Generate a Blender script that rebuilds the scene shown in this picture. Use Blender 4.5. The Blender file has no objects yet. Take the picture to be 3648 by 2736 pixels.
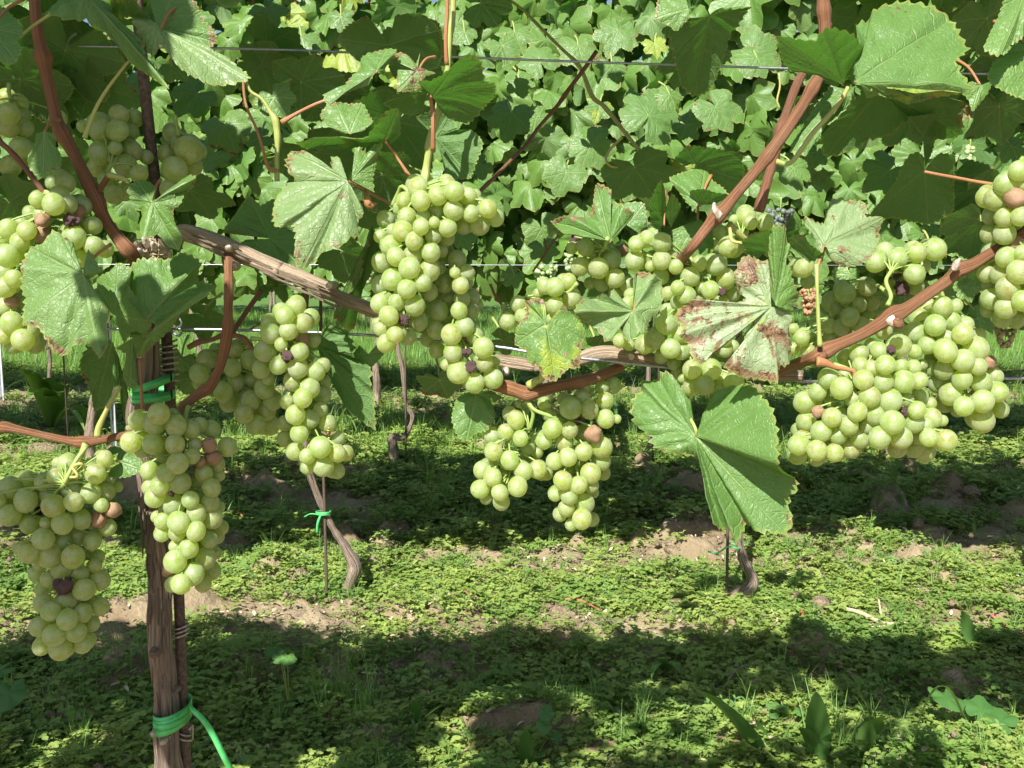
import bpy, math, random
import numpy as np
from mathutils import Vector, Matrix, Euler
R = math.radians
rnd = random.Random(11)
C = bpy.context.scene.collection
sc = bpy.context.scene

# ------------------------------------------------------------------ camera, world, sun, exposure
CAM_H = 0.965; PITCH = R(7.55); FPX = 3578.0
cam = bpy.data.cameras.new('camera'); co = bpy.data.objects.new('camera', cam); C.objects.link(co)
co.location = (0, 0, CAM_H); co.rotation_euler = (math.pi/2 - PITCH, 0, 0)
cam.sensor_width = 36.0; cam.lens = 36.0*FPX/3648.0; cam.clip_start = 0.05; cam.clip_end = 3000
sc.camera = co
SUN_EL = R(44); SUN_AZ = R(21)          # the sun stands behind the camera, to its left
w = bpy.data.worlds.new("World"); sc.world = w; w.use_nodes = True
wn = w.node_tree.nodes; wl = w.node_tree.links
bg = wn['Background']; sky = wn.new('ShaderNodeTexSky'); sky.sky_type = 'NISHITA'; sky.sun_disc = False
sky.sun_elevation = SUN_EL; sky.sun_rotation = math.pi + SUN_AZ; sky.altitude = 200; sky.air_density = 1.0; sky.dust_density = 1.5
wl.new(sky.outputs[0], bg.inputs[0]); bg.inputs[1].default_value = 0.062
sl = bpy.data.lights.new('sun', 'SUN'); so = bpy.data.objects.new('sun', sl); C.objects.link(so)
sl.energy = 5.0; sl.angle = R(0.53); sl.color = (1.0, 0.965, 0.90)
sdir = Vector((math.sin(SUN_AZ)*math.cos(SUN_EL), math.cos(SUN_AZ)*math.cos(SUN_EL), -math.sin(SUN_EL)))
so.rotation_euler = sdir.to_track_quat('-Z', 'Y').to_euler(); so.location = (-2, -3, 5)
sc.view_settings.view_transform = 'Standard'; sc.view_settings.look = 'None'
sc.view_settings.exposure = 0.96; sc.view_settings.gamma = 1.0; sc.view_settings.use_curve_mapping = False
sc.cycles.max_bounces = 8; sc.cycles.transmission_bounces = 5; sc.cycles.diffuse_bounces = 4; sc.cycles.glossy_bounces = 3
sc.cycles.use_adaptive_sampling = True; sc.cycles.adaptive_threshold = 0.02
try: sc.cycles.use_denoising = True
except Exception: pass

# ------------------------------------------------------------------ places read off the photograph, each at its own distance
WIN = {'1':(0,0,1.8434),'2':(900,0,1.8434),'3':(1800,0,1.8434),'4':(2648,0,1.8434),'5':(0,800,1.8434),'6':(900,800,1.8434),
 '7':(1800,800,1.8434),'8':(2648,800,1.8434),'9':(0,1600,1.46),'M':(900,1600,1.46),'N':(1800,1600,1.46),'O':(2648,1600,1.46),
 'A':(0,380,1.8434),'B':(640,1000,2.183),'C':(1250,600,2.0233),'D':(2900,1000,2.370),'E':(1760,820,2.765),'F':(2220,720,2.37),
 'G':(1650,1330,2.765),'H':(400,1400,2.212),'I':(0,1580,2.074),'J':(2780,800,2.765),'K':(2780,1280,3.16),'L':(3340,540,2.513),'S':(0,0,1.0)}
cp, sp_ = math.cos(PITCH), math.sin(PITCH)
def ray(W, a, b):
    ox, oy, s = WIN[W]; u = ox + a/s; v = oy + b/s
    x = (u-1824)/FPX; y = (1368-v)/FPX
    return np.array((x, cp + y*sp_, -sp_ + y*cp))
def pt(W, a, b, Y):
    d = ray(W, a, b); t = Y/d[1]
    return np.array((d[0]*t, Y, CAM_H + d[2]*t))
def rad(W, r, Y): return r/WIN[W][2]/FPX*Y
def gp(W, a, b):
    d = ray(W, a, b); t = -CAM_H/d[2]
    return np.array((d[0]*t, d[1]*t, 0.0))

# ------------------------------------------------------------------ numpy value noise
def _h(ix, iy, s):
    n = (ix*374761393 + iy*668265263 + s*1442695041) & 0xffffffff
    n = ((n ^ (n >> 13))*1274126177) & 0xffffffff
    return ((n ^ (n >> 16)) & 0xffff)/65535.0
def vn(x, y, s=0):
    x = np.asarray(x, float); y = np.asarray(y, float)
    ix = np.floor(x).astype(np.int64); iy = np.floor(y).astype(np.int64); fx = x-ix; fy = y-iy
    fx = fx*fx*(3-2*fx); fy = fy*fy*(3-2*fy)
    return (_h(ix,iy,s)*(1-fx)+_h(ix+1,iy,s)*fx)*(1-fy)+(_h(ix,iy+1,s)*(1-fx)+_h(ix+1,iy+1,s)*fx)*fy
def fbm(x, y, o=4, s=0):
    v = 0; a = .5
    for i in range(o): v = v + a*vn(x*2**i, y*2**i, s+i*7); a *= .5
    return v/(1-.5**o)
def gz(x, y):
    m = fbm(x*.9+3, y*.9, 3, 5)
    c = np.clip(fbm(x*7, y*7, 3, 9)-.56, 0, 1)
    k = np.clip(fbm(x*19, y*19, 2, 31)-.5, 0, 1)
    return .09*(m-.5) + .24*c*(.35+1.3*vn(x*1.3, y*1.3, 77)) + .07*k + .016*(fbm(x*45, y*45, 2, 17)-.5)

# ------------------------------------------------------------------ object helpers
WO = {}                                             # world origin of every object made
def mesh(name, v, f, mats=(), smooth=True, uvs=None, attrs=None):
    me = bpy.data.meshes.new(name)
    v = np.asarray(v, np.float32)
    if isinstance(f, np.ndarray):
        n, k = f.shape
        me.vertices.add(len(v)); me.vertices.foreach_set('co', v.ravel())
        me.loops.add(n*k); me.loops.foreach_set('vertex_index', f.ravel().astype(np.int32))
        me.polygons.add(n); me.polygons.foreach_set('loop_start', np.arange(0, n*k, k, dtype=np.int32))
        me.update(calc_edges=True)
    else:
        me.from_pydata(v.tolist(), [], f)
    for m in mats: me.materials.append(m)
    if smooth: me.polygons.foreach_set('use_smooth', np.ones(len(me.polygons), bool))
    if uvs:
        li = np.zeros(len(me.loops), np.int32); me.loops.foreach_get('vertex_index', li)
        for nm, uv in uvs.items():
            l = me.uv_layers.new(name=nm); l.data.foreach_set('uv', np.asarray(uv, np.float32)[li].ravel())
    if attrs:
        for nm, a in attrs.items():
            at = me.attributes.new(nm, 'FLOAT', 'POINT'); at.data.foreach_set('value', np.asarray(a, np.float32))
    return me
def put(name, me, origin=(0,0,0), parent=None, rot=None, scale=None):
    o = bpy.data.objects.new(name, me); C.objects.link(o)
    origin = np.asarray(origin, float); WO[o.name] = origin
    if parent is not None: o.parent = parent; o.location = origin - WO[parent.name]
    else: o.location = origin
    if rot is not None: o.rotation_euler = rot
    if scale is not None: o.scale = scale
    return o
def tag(o, label=None, cat=None, group=None, kind=None):
    if label: o['label'] = label
    if cat: o['category'] = cat
    if group: o['group'] = group
    if kind: o['kind'] = kind
    return o
def thing(name, origin, label, cat, group=None):
    return tag(put(name, None, origin), label, cat, group)

def crom(P, n):
    P = np.asarray(P, float)
    if len(P) == 2: t = np.linspace(0,1,n+1)[:,None]; return P[0]*(1-t)+P[1]*t
    Q = np.vstack([2*P[0]-P[1], P, 2*P[-1]-P[-2]]); out = []
    for i in range(1, len(Q)-2):
        a,b,c,d = Q[i-1],Q[i],Q[i+1],Q[i+2]
        for j in range(n):
            t = j/n; out.append(.5*((2*b)+(c-a)*t+(2*a-5*b+4*c-d)*t*t+(3*b-a-3*c+d)*t**3))
    out.append(Q[-2]); return np.array(out)
def tube_geo(P, rr, seg=10, sub=5, ridge=0.0, rough=0.0, seed=0, cap=True, nodes=0.0):
    """P: n x 3 path, rr radii; returns verts, faces, uv (turn, metres)"""
    PR = np.hstack([np.asarray(P, float), np.asarray(rr, float)[:,None]])
    Q = crom(PR, sub); P = Q[:,:3]; r = np.maximum(Q[:,3], 1e-5); n = len(P)
    T = np.gradient(P, axis=0); T /= np.linalg.norm(T, axis=1)[:,None]+1e-12
    ref = np.array((0,1,0.)) if abs(T[0][1]) < .9 else np.array((1,0,0.))
    N = np.zeros_like(P); N[0] = np.cross(T[0], ref); N[0] /= np.linalg.norm(N[0])
    for i in range(1, n):
        v = N[i-1]-T[i]*np.dot(N[i-1], T[i]); N[i] = v/(np.linalg.norm(v)+1e-12)
    B = np.cross(T, N)
    L = np.concatenate([[0], np.cumsum(np.linalg.norm(np.diff(P, axis=0), axis=1))])
    if nodes: r = r*(1+.24*np.exp(-((np.mod(L+seed*.013, nodes)-nodes/2)/.0055)**2))
    a = np.arange(seg)/seg*2*math.pi
    k = np.ones((n, seg))
    if ridge:
        aa = np.arange(seg)/seg*9
        for i in range(n):
            k[i] += ridge*(vn(aa+2.2*np.sin(L[i]*9+seed), np.full(seg, L[i]*14.), seed)*1.6-.8)
        k[:, -1] = (k[:, 0]+k[:, -2])/2
    if rough: k += rough*((vn(L*60, L*0, seed+3)-.5)[:,None]*1.4)
    V = P[:,None]+ (r[:,None]*k)[:,:,None]*(np.cos(a)[None,:,None]*N[:,None]+np.sin(a)[None,:,None]*B[:,None])
    V = V.reshape(-1,3)
    uv = np.stack([np.tile(np.abs(np.arange(seg)/seg*2-1), n), np.repeat(L, seg)], 1)
    i, j = np.meshgrid(np.arange(n-1), np.arange(seg), indexing='ij'); i = i.ravel(); j = j.ravel(); j2 = (j+1)%seg
    F = np.stack([i*seg+j, i*seg+j2, (i+1)*seg+j2, (i+1)*seg+j], 1).tolist()
    if cap:
        F.append(list(range(seg))[::-1]); F.append([(n-1)*seg+q for q in range(seg)])
    F = [list(map(int, q)) for q in F]
    return V, F, uv
def tube(name, P, rr, mat, parent=None, **kw):
    P = np.asarray(P, float)
    if np.isscalar(rr): rr = [rr]*len(P)
    V, F, uv = tube_geo(P, rr, **kw)
    o0 = P[0]
    return put(name, mesh(name, V-o0, F, (mat,), uvs={'UVMap': uv}), o0, parent)
class MB:
    def __init__(s): s.v = []; s.f = []; s.uv = []; s.n = 0
    def add(s, V, F, uv=None):
        V = np.asarray(V); s.v.append(V); s.f += [[q+s.n for q in f] for f in F]
        s.uv.append(np.zeros((len(V),2)) if uv is None else uv); s.n += len(V); return s
    def tube(s, P, rr, **kw):
        if np.isscalar(rr): rr = [rr]*len(P)
        return s.add(*tube_geo(P, rr, **kw))
    def build(s, name, mats, parent=None, origin=None, smooth=True):
        V = np.vstack(s.v); o0 = V.mean(0) if origin is None else np.asarray(origin, float)
        if not isinstance(mats, (tuple, list)): mats = (mats,)
        return put(name, mesh(name, V-o0, s.f, mats, smooth, uvs={'UVMap': np.vstack(s.uv)}), o0, parent)

# ------------------------------------------------------------------ materials
class NT:
    def __init__(s, name):
        s.m = bpy.data.materials.new(name); s.m.use_nodes = True; s.t = s.m.node_tree
        s.t.nodes.clear(); s.out = s.t.nodes.new('ShaderNodeOutputMaterial')
    def n(s, typ, ins=None, **kw):
        nd = s.t.nodes.new('ShaderNode'+typ)
        for k, v in kw.items(): setattr(nd, k, v)
        for k, v in (ins or {}).items():
            sock = nd.inputs[k]
            if isinstance(v, bpy.types.NodeSocket): s.t.links.new(v, sock)
            else: sock.default_value = v
        return nd
    def math(s, op, a, b=0.0, c=None, clamp=False):
        nd = s.n('Math', {0: a, 1: b}, operation=op, use_clamp=clamp)
        if c is not None:
            if isinstance(c, bpy.types.NodeSocket): s.t.links.new(c, nd.inputs[2])
            else: nd.inputs[2].default_value = c
        return nd.outputs[0]
    def step(s, x, lo, hi):
        return s.n('MapRange', {0: x, 1: lo, 2: hi, 3: 0.0, 4: 1.0}, interpolation_type='SMOOTHSTEP').outputs[0]
    def mix(s, f, a, b):
        nd = s.n('Mix', data_type='RGBA')
        for i, v in ((0, f), (6, a), (7, b)):
            if isinstance(v, bpy.types.NodeSocket): s.t.links.new(v, nd.inputs[i])
            else: nd.inputs[i].default_value = v if i == 0 else (*v, 1.0)
        return nd.outputs[2]
    def noise(s, vec, scale, detail=2, rough=.5, dist=0.0):
        nd = s.n('TexNoise', {'Scale': scale, 'Detail': detail, 'Roughness': rough, 'Distortion': dist})
        if vec is not None: s.t.links.new(vec, nd.inputs['Vector'])
        return nd.outputs[0]
    def bump(s, h, strength, dist, normal=None):
        nd = s.n('Bump', {'Height': h, 'Strength': strength, 'Distance': dist})
        if normal is not None: s.t.links.new(normal, nd.inputs['Normal'])
        return nd.outputs[0]
    def end(s, shader): s.t.links.new(shader, s.out.inputs[0]); return s.m

def leaf_material(name, near=True):
    T = NT(name)
    tc = T.n('TexCoord').outputs['Object']; oi = T.n('ObjectInfo')
    rn = oi.outputs['Random']
    def oa(k): return T.n('Attribute', attribute_type='OBJECT', attribute_name=k).outputs['Fac']
    off = T.n('VectorMath', {0: tc}, operation='ADD')
    cmb = T.n('CombineXYZ', {0: T.math('MULTIPLY', rn, 7.3), 1: rn, 2: T.math('MULTIPLY', rn, 3.1)})
    T.t.links.new(cmb.outputs[0], off.inputs[1]); P = off.outputs[0]
    back = T.n('NewGeometry').outputs['Backfacing']
    uv = T.n('UVMap', uv_map='vein').outputs[0]; sx = T.n('SeparateXYZ', {0: uv}); s_, t_ = sx.outputs[0], sx.outputs[1]
    edge = T.n('Attribute', attribute_name='edge').outputs['Fac']
    # veins
    t_ = T.math('ADD', t_, T.math('MULTIPLY_ADD', T.noise(P, 70, 2), .0016, -.0008))
    wv = T.math('MULTIPLY_ADD', s_, -0.006, 0.0011)
    main = T.math('SUBTRACT', 1.0, T.step(T.math('DIVIDE', t_, T.math('MAXIMUM', wv, 0.0003)), .55, 1.35))
    wob = T.math('MULTIPLY_ADD', T.noise(P, 60, 2), 1.1, -.55)
    q = T.math('ADD', T.math('DIVIDE', T.math('SUBTRACT', s_, T.math('MULTIPLY', t_, .8)), .0125), wob)
    fr = T.math('ABSOLUTE', T.math('SUBTRACT', T.math('FRACT', q), .5))
    sec = T.math('SUBTRACT', 1.0, T.step(fr, .02, .075))
    vor = T.n('TexVoronoi', {'Vector': P, 'Scale': 230.0 if near else 90.0}, feature='DISTANCE_TO_EDGE').outputs['Distance']
    ter = T.math('SUBTRACT', 1.0, T.step(vor, .0, .12))
    vein = T.math('MAXIMUM', main, T.math('MULTIPLY', sec, .75))
    vein2 = T.math('MAXIMUM', vein, T.math('MULTIPLY', ter, .28))
    big = T.noise(P, 22, 3); fine = T.noise(P, 320, 3, .65)
    # colours
    top = T.mix(big, (.085,.190,.026), (.150,.275,.050))
    top = T.mix(T.math('MULTIPLY', rn, .6), top, (.100,.220,.055))
    und = T.mix(big, (.065,.165,.035), (.120,.235,.055))
    col = T.mix(back, top, und)
    col = T.mix(oa('pale'), col, (.38,.45,.27))
    yel = T.step(T.math('ADD', T.noise(P, 38, 3, .6), T.math('MULTIPLY', oa('warm'), .55)), .74, .90)
    col = T.mix(T.math('MULTIPLY', yel, .8), col, (.34,.42,.045))
    col = T.mix(T.math('MULTIPLY', vein2, .34), col, (.27,.40,.13))
    dark = T.math('MULTIPLY', T.step(fine, .55, .75), .18)
    col = T.mix(dark, col, (.04,.08,.02))
    # brown necrotic patches and rims
    bn = oa('brown')
    e1 = T.math('ADD', T.math('MULTIPLY_ADD', T.noise(P, 55, 5, .75), 1.7, -.35), T.math('MULTIPLY', T.step(edge, .80, 1.0), .26))
    br = T.step(T.math('ADD', e1, T.math('MULTIPLY', bn, .45)), .87, .95)
    spots = T.math('MULTIPLY', T.step(T.noise(P, 210, 2, .5), .68, .72), T.step(T.noise(P, 18, 2), .42, .62))
    br = T.math('MAXIMUM', br, T.math('MULTIPLY', spots, T.step(bn, 0.02, .35)))
    bc = T.mix(T.step(fine, .40, .62), (.085,.040,.020), (.32,.19,.095))
    bc = T.mix(T.step(T.noise(P, 75, 2), .45, .7), bc, (.30,.20,.12))
    col = T.mix(br, col, bc)
    rim = T.math('MULTIPLY', T.step(edge, .955, .985), .7)
    col = T.mix(rim, col, (.26,.33,.07))
    h = T.math('ADD', T.math('MULTIPLY', vein2, -1.0), T.math('MULTIPLY', T.noise(P, 130, 3, .6), .9))
    h = T.math('ADD', h, T.math('MULTIPLY', fine, .35)); h = T.math('ADD', h, T.math('MULTIPLY', T.noise(P, 48, 2, .5), 1.6))
    nrm = T.bump(h, .55 if near else .4, .0016)
    rough = T.math('ADD', T.math('MULTIPLY', fine, .25), T.math('MULTIPLY_ADD', back, .22, .31))
    pb = T.n('BsdfPrincipled', {'Base Color': col, 'Roughness': rough, 'Normal': nrm, 'Specular IOR Level': .5})
    tcx = T.mix(br, T.mix(.75, col, (.09,.36,.012)), (.10,.04,.015))
    tcol = T.mix(T.math('MULTIPLY', vein2, .35), tcx, (.07,.13,.02))
    tr = T.n('BsdfTranslucent', {'Color': tcol, 'Normal': nrm})
    mx = T.n('MixShader', {0: .30, 1: pb.outputs[0], 2: tr.outputs[0]})
    return T.end(mx.outputs[0])

def berry_material(name, kind='green'):
    T = NT(name)
    tc = T.n('TexCoord').outputs['Object']; rn = T.n('ObjectInfo').outputs['Random']
    off = T.n('VectorMath', {0: tc}, operation='ADD')
    T.t.links.new(T.n('CombineXYZ', {0: T.math('MULTIPLY', rn, 9.0), 1: rn}).outputs[0], off.inputs[1]); P = off.outputs[0]
    lo = T.noise(P, 1.4, 3, .6); fi = T.noise(P, 16, 3, .6); sp = T.noise(P, 7.5, 1, .5)
    if kind == 'green':
        col = T.mix(rn, (.245,.395,.050), (.345,.425,.066))
        col = T.mix(T.step(lo, .40, .72), col, (.40,.42,.10))
        bl = T.step(T.math('ADD', lo, T.math('MULTIPLY', fi, .35)), .45, .85)
        skin = T.mix(T.math('MULTIPLY_ADD', bl, .60, .10), col, (.50,.60,.45))
        dots = T.step(T.noise(P, 13, 0), .735, .765)
        skin = T.mix(T.math('MULTIPLY', dots, .6), skin, (.16,.11,.04))
        rust = T.math('MULTIPLY', T.step(T.noise(P, 1.5, 4, .7), .52, .64), T.math('MULTIPLY', T.step(rn, .3, .9), .6))
        skin = T.mix(rust, skin, (.38,.17,.07))
        pb = T.n('BsdfPrincipled', {'Base Color': skin, 'Roughness': T.math('MULTIPLY_ADD', fi, .20, .25), 
             'Specular IOR Level': .75, 'Sheen Weight': .25, 'Sheen Roughness': .5,
             'Normal': T.bump(fi, .12, .01)})
        tl = T.n('BsdfTranslucent', {'Color': T.mix(dots, T.mix(lo, (.75,.92,.16), (.83,.86,.18)), (.35,.3,.1))})
        return T.end(T.n('MixShader', {0: .47, 1: pb.outputs[0], 2: tl.outputs[0]}).outputs[0])
    elif kind == 'tan':
        skin = T.mix(lo, (.24,.14,.07), (.38,.25,.15))
        skin = T.mix(T.step(fi, .55, .75), skin, (.20,.10,.06))
        pb = T.n('BsdfPrincipled', {'Base Color': skin, 'Roughness': .5, 'Subsurface Weight': .3, 'Subsurface Radius': (1,.5,.3),
             'Subsurface Scale': .002, 'Normal': T.bump(fi, .3, .02)})
    else:
        skin = T.mix(lo, (.10,.045,.045), (.34,.20,.20))
        skin = T.mix(T.step(fi, .55, .75), skin, (.42,.32,.30))
        pb = T.n('BsdfPrincipled', {'Base Color': skin, 'Roughness': .55, 'Normal': T.bump(fi, .8, .06)})
    return T.end(pb.outputs[0])

def bark(name, c1, c2, c3, stria=90.0, fiss=.6, rough=.6, scale_l=14.0, bumpd=.0012):
    """bark that runs along the tube: UV = (turn, metres)"""
    T = NT(name)
    uv = T.n('UVMap', uv_map='UVMap').outputs[0]; tc = T.n('TexCoord').outputs['Object']
    mp = T.n('Mapping', {'Vector': uv, 'Scale': (stria, scale_l*1.0, 1)}).outputs[0]
    a = T.noise(mp, 1.0, 4, .65, 1.4); b = T.noise(tc, 30, 4, .6); c = T.noise(tc, 220, 3, .6)
    mp2 = T.n('Mapping', {'Vector': uv, 'Scale': (stria*.35, scale_l*.5, 1)}).outputs[0]
    d = T.noise(mp2, 1.0, 3, .6, 1.0)
    col = T.mix(T.step(a, .30, .72), c1, c2)
    col = T.mix(T.math('MULTIPLY', T.step(b, .45, .75), .6), col, c3)
    crack = T.step(d, .47, .40)
    col = T.mix(T.math('MULTIPLY', T.math('SUBTRACT', 1.0, T.step(d, .36, .48)), fiss), col, tuple(x*.35 for x in c1))
    h = T.math('ADD', T.math('MULTIPLY', a, 1.0), T.math('ADD', T.math('MULTIPLY', d, 1.5), T.math('MULTIPLY', c, .35)))
    pb = T.n('BsdfPrincipled', {'Base Color': col, 'Roughness': rough, 'Normal': T.bump(h, .9, bumpd)})
    return T.end(pb.outputs[0])

def plain(name, c1, c2, scale=40, rough=.6, metal=0.0, bump=.3, bd=.001, trans=0.0):
    T = NT(name); tc = T.n('TexCoord').outputs['Object']
    n = T.noise(tc, scale, 4, .6)
    col = T.mix(T.step(n, .35, .68), c1, c2)
    pb = T.n('BsdfPrincipled', {'Base Color': col, 'Roughness': rough, 'Metallic': metal, 'Normal': T.bump(n, bump, bd)})
    if trans:
        tr = T.n('BsdfTranslucent', {'Color': col}); return T.end(T.n('MixShader', {0: trans, 1: pb.outputs[0], 2: tr.outputs[0]}).outputs[0])
    return T.end(pb.outputs[0])

def weed_material(name, c1, c2, c3, trans=.35, rough=.45):
    T = NT(name); rn = T.n('ObjectInfo').outputs['Random']; tc = T.n('TexCoord').outputs['Object']
    g = T.n('NewGeometry').outputs['Position']
    col = T.mix(rn, c1, c2); col = T.mix(T.step(T.noise(g, 3.0, 3, .6), .42, .68), col, c3)
    n = T.noise(tc, 160, 2)
    pb = T.n('BsdfPrincipled', {'Base Color': col, 'Roughness': rough, 'Normal': T.bump(n, .3, .001)})
    tcol = T.mix(.5, col, (.25,.42,.03))
    return T.end(T.n('MixShader', {0: trans, 1: pb.outputs[0], 2: T.n('BsdfTranslucent', {'Color': tcol}).outputs[0]}).outputs[0])

def soil_material():
    T = NT('soil'); g = T.n('NewGeometry').outputs['Position']
    a = T.noise(g, 2.2, 5, .6); b = T.noise(g, 28, 5, .7); c = T.noise(g, 260, 3, .7)
    v = T.n('TexVoronoi', {'Vector': g, 'Scale': 55.0}).outputs['Distance']
    col = T.mix(T.step(a, .35, .65), (.24,.178,.105), (.36,.285,.18))
    col = T.mix(T.math('MULTIPLY', T.step(b, .48, .72), .7), col, (.43,.345,.225))
    col = T.mix(T.math('MULTIPLY', T.step(c, .60, .8), .5), col, (.10,.065,.04))
    # farther off, the alleys are turfed
    y = T.n('SeparateXYZ', {0: g}).outputs[1]
    far = T.step(T.math('ADD', y, T.math('MULTIPLY', a, 1.6)), 7.4, 8.4)
    col = T.mix(far, col, T.mix(b, (.045,.11,.02), (.15,.26,.06)))
    h = T.math('ADD', T.math('MULTIPLY', b, 1.0), T.math('ADD', T.math('MULTIPLY', c, .3), T.math('MULTIPLY', v, .4)))
    pb = T.n('BsdfPrincipled', {'Base Color': col, 'Roughness': .9, 'Specular IOR Level': .2, 'Normal': T.bump(h, 1.0, .012)})
    return T.end(pb.outputs[0])

M_leaf = leaf_material('vine_leaf', True); M_leaf_far = leaf_material('vine_leaf_far', False)
M_berry = berry_material('grape_skin'); M_tan = berry_material('rotting_skin', 'tan'); M_raisin = berry_material('raisin_skin', 'raisin')
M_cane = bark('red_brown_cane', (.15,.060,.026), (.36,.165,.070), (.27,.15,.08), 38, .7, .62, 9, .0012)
M_shade_cane = bark('shaded_brown_cane', (.14,.060,.030), (.27,.115,.055), (.20,.10,.055), 34, .5, .5, 12, .0009)  # darker copy of the cane bark, with shade put into its colour
M_old = bark('old_wood', (.32,.22,.14), (.66,.52,.37), (.46,.36,.26), 22, .8, .8, 14, .003)
M_trunk = bark('shaggy_bark', (.15,.105,.075), (.44,.35,.27), (.25,.165,.115), 24, .9, .85, 16, .004)
M_petiole = bark('green_petiole', (.27,.34,.09), (.40,.44,.13), (.38,.25,.10), 16, .1, .4, 8, .0003)
M_redpet = bark('reddish_petiole', (.30,.11,.05), (.42,.20,.09), (.33,.27,.09), 16, .1, .42, 8, .0003)
M_tendril = plain('tendril', (.38,.40,.09), (.48,.42,.14), 30, .45)
M_rachis = plain('green_stalk', (.24,.36,.08), (.33,.42,.12), 60, .5)
M_scar = plain('cut_wood', (.34,.26,.20), (.62,.54,.45), 160, .85, bump=.9, bd=.003)
M_rod = plain('rusty_steel', (.075,.052,.040), (.16,.11,.08), 300, .75, .25, .8, .0008)
M_wire = plain('galvanised_wire', (.30,.32,.34), (.44,.46,.48), 400, .42, .8, .2, .0003)
M_wire2 = plain('weathered_wire', (.30,.26,.22), (.52,.46,.40), 300, .55, .5, .3, .0003)
M_tie = plain('green_plastic', (.09,.58,.15), (.15,.68,.24), 90, .38, 0, .25, .001, .2)
M_post = plain('zinc_post', (.55,.57,.60), (.68,.70,.73), 50, .45, .4)
M_soil = soil_material()
M_weed = weed_material('small_weeds', (.27,.39,.075), (.42,.50,.14), (.18,.31,.07))
M_weed2 = weed_material('blue_green_weeds', (.16,.30,.09), (.24,.38,.13), (.25,.40,.08))
M_grass = weed_material('grass_blades', (.17,.33,.06), (.26,.43,.09), (.17,.30,.08))
M_blade = weed_material('broad_blades', (.07,.18,.045), (.13,.27,.07), (.10,.22,.05), .3, .38)
M_straw = plain('dry_straw', (.42,.33,.20), (.60,.50,.34), 60, .8)
M_clod = plain('soil_clod', (.23,.17,.10), (.38,.30,.19), 70, .95, 0, 1.0, .03)
M_rstem = plain('red_stem', (.36,.07,.05), (.50,.16,.10), 60, .5)
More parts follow.
